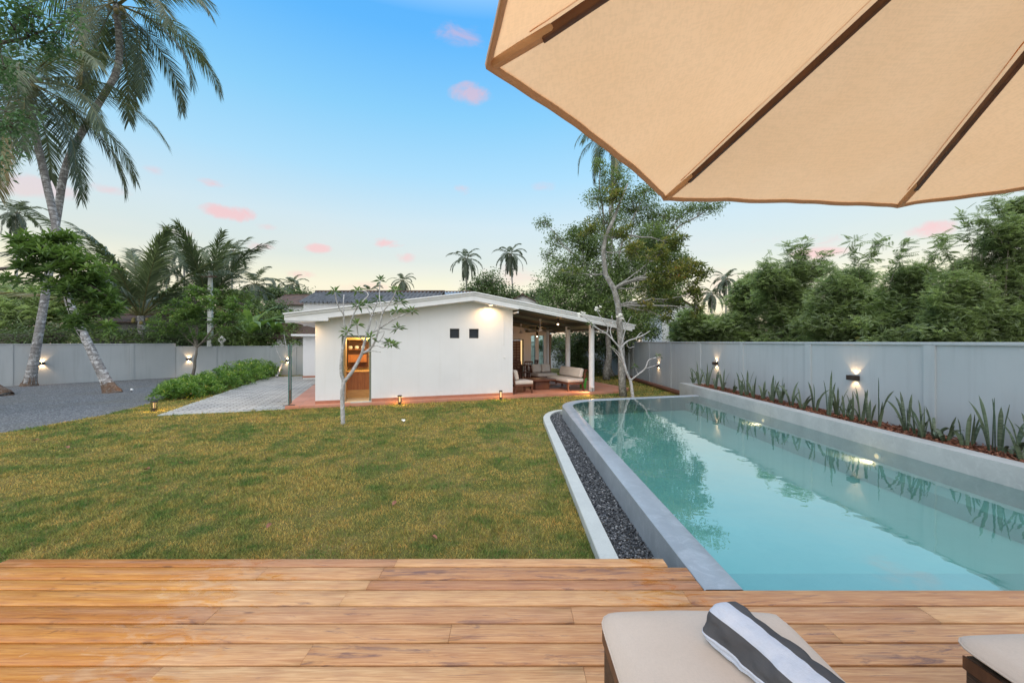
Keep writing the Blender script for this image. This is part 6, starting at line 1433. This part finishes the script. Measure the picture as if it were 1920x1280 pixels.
# ================================================================ NEIGHBOURING BUILDINGS, POST, SIGN
def house_box(name, label, x0, x1, y0, y1, ze, zr, wallm, roofm, axis='X', over=.4, wins=(), grp='neighbouring buildings', cat='building'):
    e = empty(name, ((x0 + x1) / 2, (y0 + y1) / 2, 0), 0, label, cat, grp); w, h = (x1 - x0) / 2, (y1 - y0) / 2
    mb = MB()
    if axis == 'X':     # ridge runs along x
        mb.add([(-w, -h, -.1), (w, -h, -.1), (w, h, -.1), (-w, h, -.1), (-w, -h, ze), (w, -h, ze), (w, h, ze), (-w, h, ze), (-w, 0, zr), (w, 0, zr)], [(0, 1, 5, 4), (2, 3, 7, 6), (1, 2, 6, 9, 5), (3, 0, 4, 8, 7), (4, 5, 9, 8), (6, 7, 8, 9)])
    else:
        mb.add([(-w, -h, -.1), (w, -h, -.1), (w, h, -.1), (-w, h, -.1), (-w, -h, ze), (w, -h, ze), (w, h, ze), (-w, h, ze), (0, -h, zr), (0, h, zr)], [(0, 1, 5, 8, 4), (2, 3, 7, 9, 6), (1, 2, 6, 5), (3, 0, 4, 7), (5, 6, 9, 8), (7, 4, 8, 9)])
    mb.build('wall', wallm, e); rf = MB(); t = .07
    for sg in (-1, 1):
        if axis == 'X':
            s = (zr - ze) / h; rf.hexa([(-w - over, sg * (h + over), ze - s * over + .01), (w + over, sg * (h + over), ze - s * over + .01), (w + over, sg * .01, zr + .01), (-w - over, sg * .01, zr + .01), (-w - over, sg * (h + over), ze - s * over + t), (w + over, sg * (h + over), ze - s * over + t), (w + over, sg * .01, zr + t), (-w - over, sg * .01, zr + t)])
        else:
            s = (zr - ze) / w; rf.hexa([(sg * (w + over), -h - over, ze - s * over + .01), (sg * (w + over), h + over, ze - s * over + .01), (sg * .01, h + over, zr + .01), (sg * .01, -h - over, zr + .01), (sg * (w + over), -h - over, ze - s * over + t), (sg * (w + over), h + over, ze - s * over + t), (sg * .01, h + over, zr + t), (sg * .01, -h - over, zr + t)])
    if roofm in (M['tin'], M['tin2']):
        rf = MB(); pitch = .27; nn = int((w + over) * 2 / pitch * 6)
        for sg in (-1, 1):
            sl = (zr - ze) / h; b = len(rf.v)
            for i in range(nn + 1):
                x = -w - over + (w + over) * 2 * i / nn; c = .06 * math.sin(2 * math.pi * i / 6)
                rf.v += [(x, sg * (h + over), ze - sl * over + t + c), (x, 0, zr + t + c)]
            for i in range(nn): rf.f.append((b + 2 * i, b + 2 * i + 2, b + 2 * i + 3, b + 2 * i + 1)); rf.mi.append(0)
    r_ = rf.build('roof', roofm, e)
    rc = MB()
    if axis == 'X': rc.tube([(-w - over - .05, 0, zr + t), (w + over + .05, 0, zr + t)], .10, 8)
    else: rc.tube([(0, -h - over - .05, zr + t), (0, h + over + .05, zr + t)], .10, 8)
    rc.build('ridge_cap', M['tileroof'], r_, smooth=True)
    for (a, b, c, d) in wins: q = MB(); q.box((a, -h - .03, b), (c, -h - .002, d)); q.build('window', M['darkglass'], e)
    return e
house_box('rear_building', 'white building with weathered grey corrugated roof right behind the house', -14.0, -5.2, 27.2, 31.8, 4.62, 5.55, M['white'], M['tin'], 'X', .25)
house_box('rear_building', 'low building with bluish corrugated roof seen just left of the roof peak', -6.3, -3.6, 32.5, 36.0, 5.7, 6.1, M['white'], M['tin2'], 'X', .2)
house_box('tiled_house', 'far white house with brown tiled roof left of the corrugated roof', -25.9, -21.9, 44, 50, 6.1, 7.3, M['white'], M['tileroof'], 'X', .5, [(-1.5, 3.0, -.5, 4.6), (1.2, 3.0, 2.2, 4.6)])
house_box('tiled_shed', 'small brown-roofed shed tucked behind the wing of the house', -15.2, -11.6, 26.2, 28.6, 2.35, 3.1, M['white'], M['tileroof'], 'X', .3)
house_box('tiled_house', 'dark tiled gable with white verge peeping over the verandah roof', -1.5, 3.2, 33, 38, 4.6, 5.75, M['white'], M['tileroof'], 'Y', .3)
house_box('white_house', 'tall white neighbour house with red-brown roof beyond the right wall corner', 12.2, 15.2, 33, 38, 4.5, 5.4, M['white'], M['tileroof'], 'Y', .3, [(-.9, 2.2, -.2, 3.6)])
house_box('block_shed', 'grey block-walled shed behind the young palm', -29.0, -22.0, 28.5, 31.5, 3.4, 3.9, M['block'], M['tileroof'], 'X', .3, [(-2.6, 2.0, -1.5, 2.8)])
e = empty('utility_post', (-19.35, 26, 0), 0, 'tall pale concrete utility post beyond the lower left wall', 'post')
mb = MB(); mb.hexa([(-.16, -.12, -.1), (.16, -.12, -.1), (.16, .12, -.1), (-.16, .12, -.1), (-.10, -.08, 6.5), (.10, -.08, 6.5), (.10, .08, 6.5), (-.10, .08, 6.5)]); mb.build('shaft', M['curb'], e, bevel=.01)
mb = MB(); mb.box((-.5, -.14, 6.1), (.5, -.083, 6.18)); mb.build('cross_arm', M['darkwood'], e)
e = empty('road_sign', (-18.3, 25.6, 0), 0, 'small white diamond sign with a dark mark, on a stub over the wall', 'sign')
mb = MB(); mb.box((-.10, -.03, -.1), (.10, .03, 1.95)); mb.build('stub', M['curb'], e)
mb = MB(); s = .27; mb.add([(0, -.05, 2.1 - s), (s, -.05, 2.1), (0, -.05, 2.1 + s), (-s, -.05, 2.1), (0, -.035, 2.1 - s), (s, -.035, 2.1), (0, -.035, 2.1 + s), (-s, -.035, 2.1)], [(0, 1, 2, 3), (7, 6, 5, 4), (0, 4, 5, 1), (1, 5, 6, 2), (2, 6, 7, 3), (3, 7, 4, 0)]); pn = mb.build('plate', M['plasticwhite'], e)
mb = MB(); mb.tube([(math.cos(a) * .10, -.054, 2.1 + math.sin(a) * .10) for a in np.linspace(.5, 5.6, 14)], .016, 5); mb.box((.02, -.058, 2.07), (.12, -.052, 2.10)); mb.build('mark', M['darkglass'], pn)
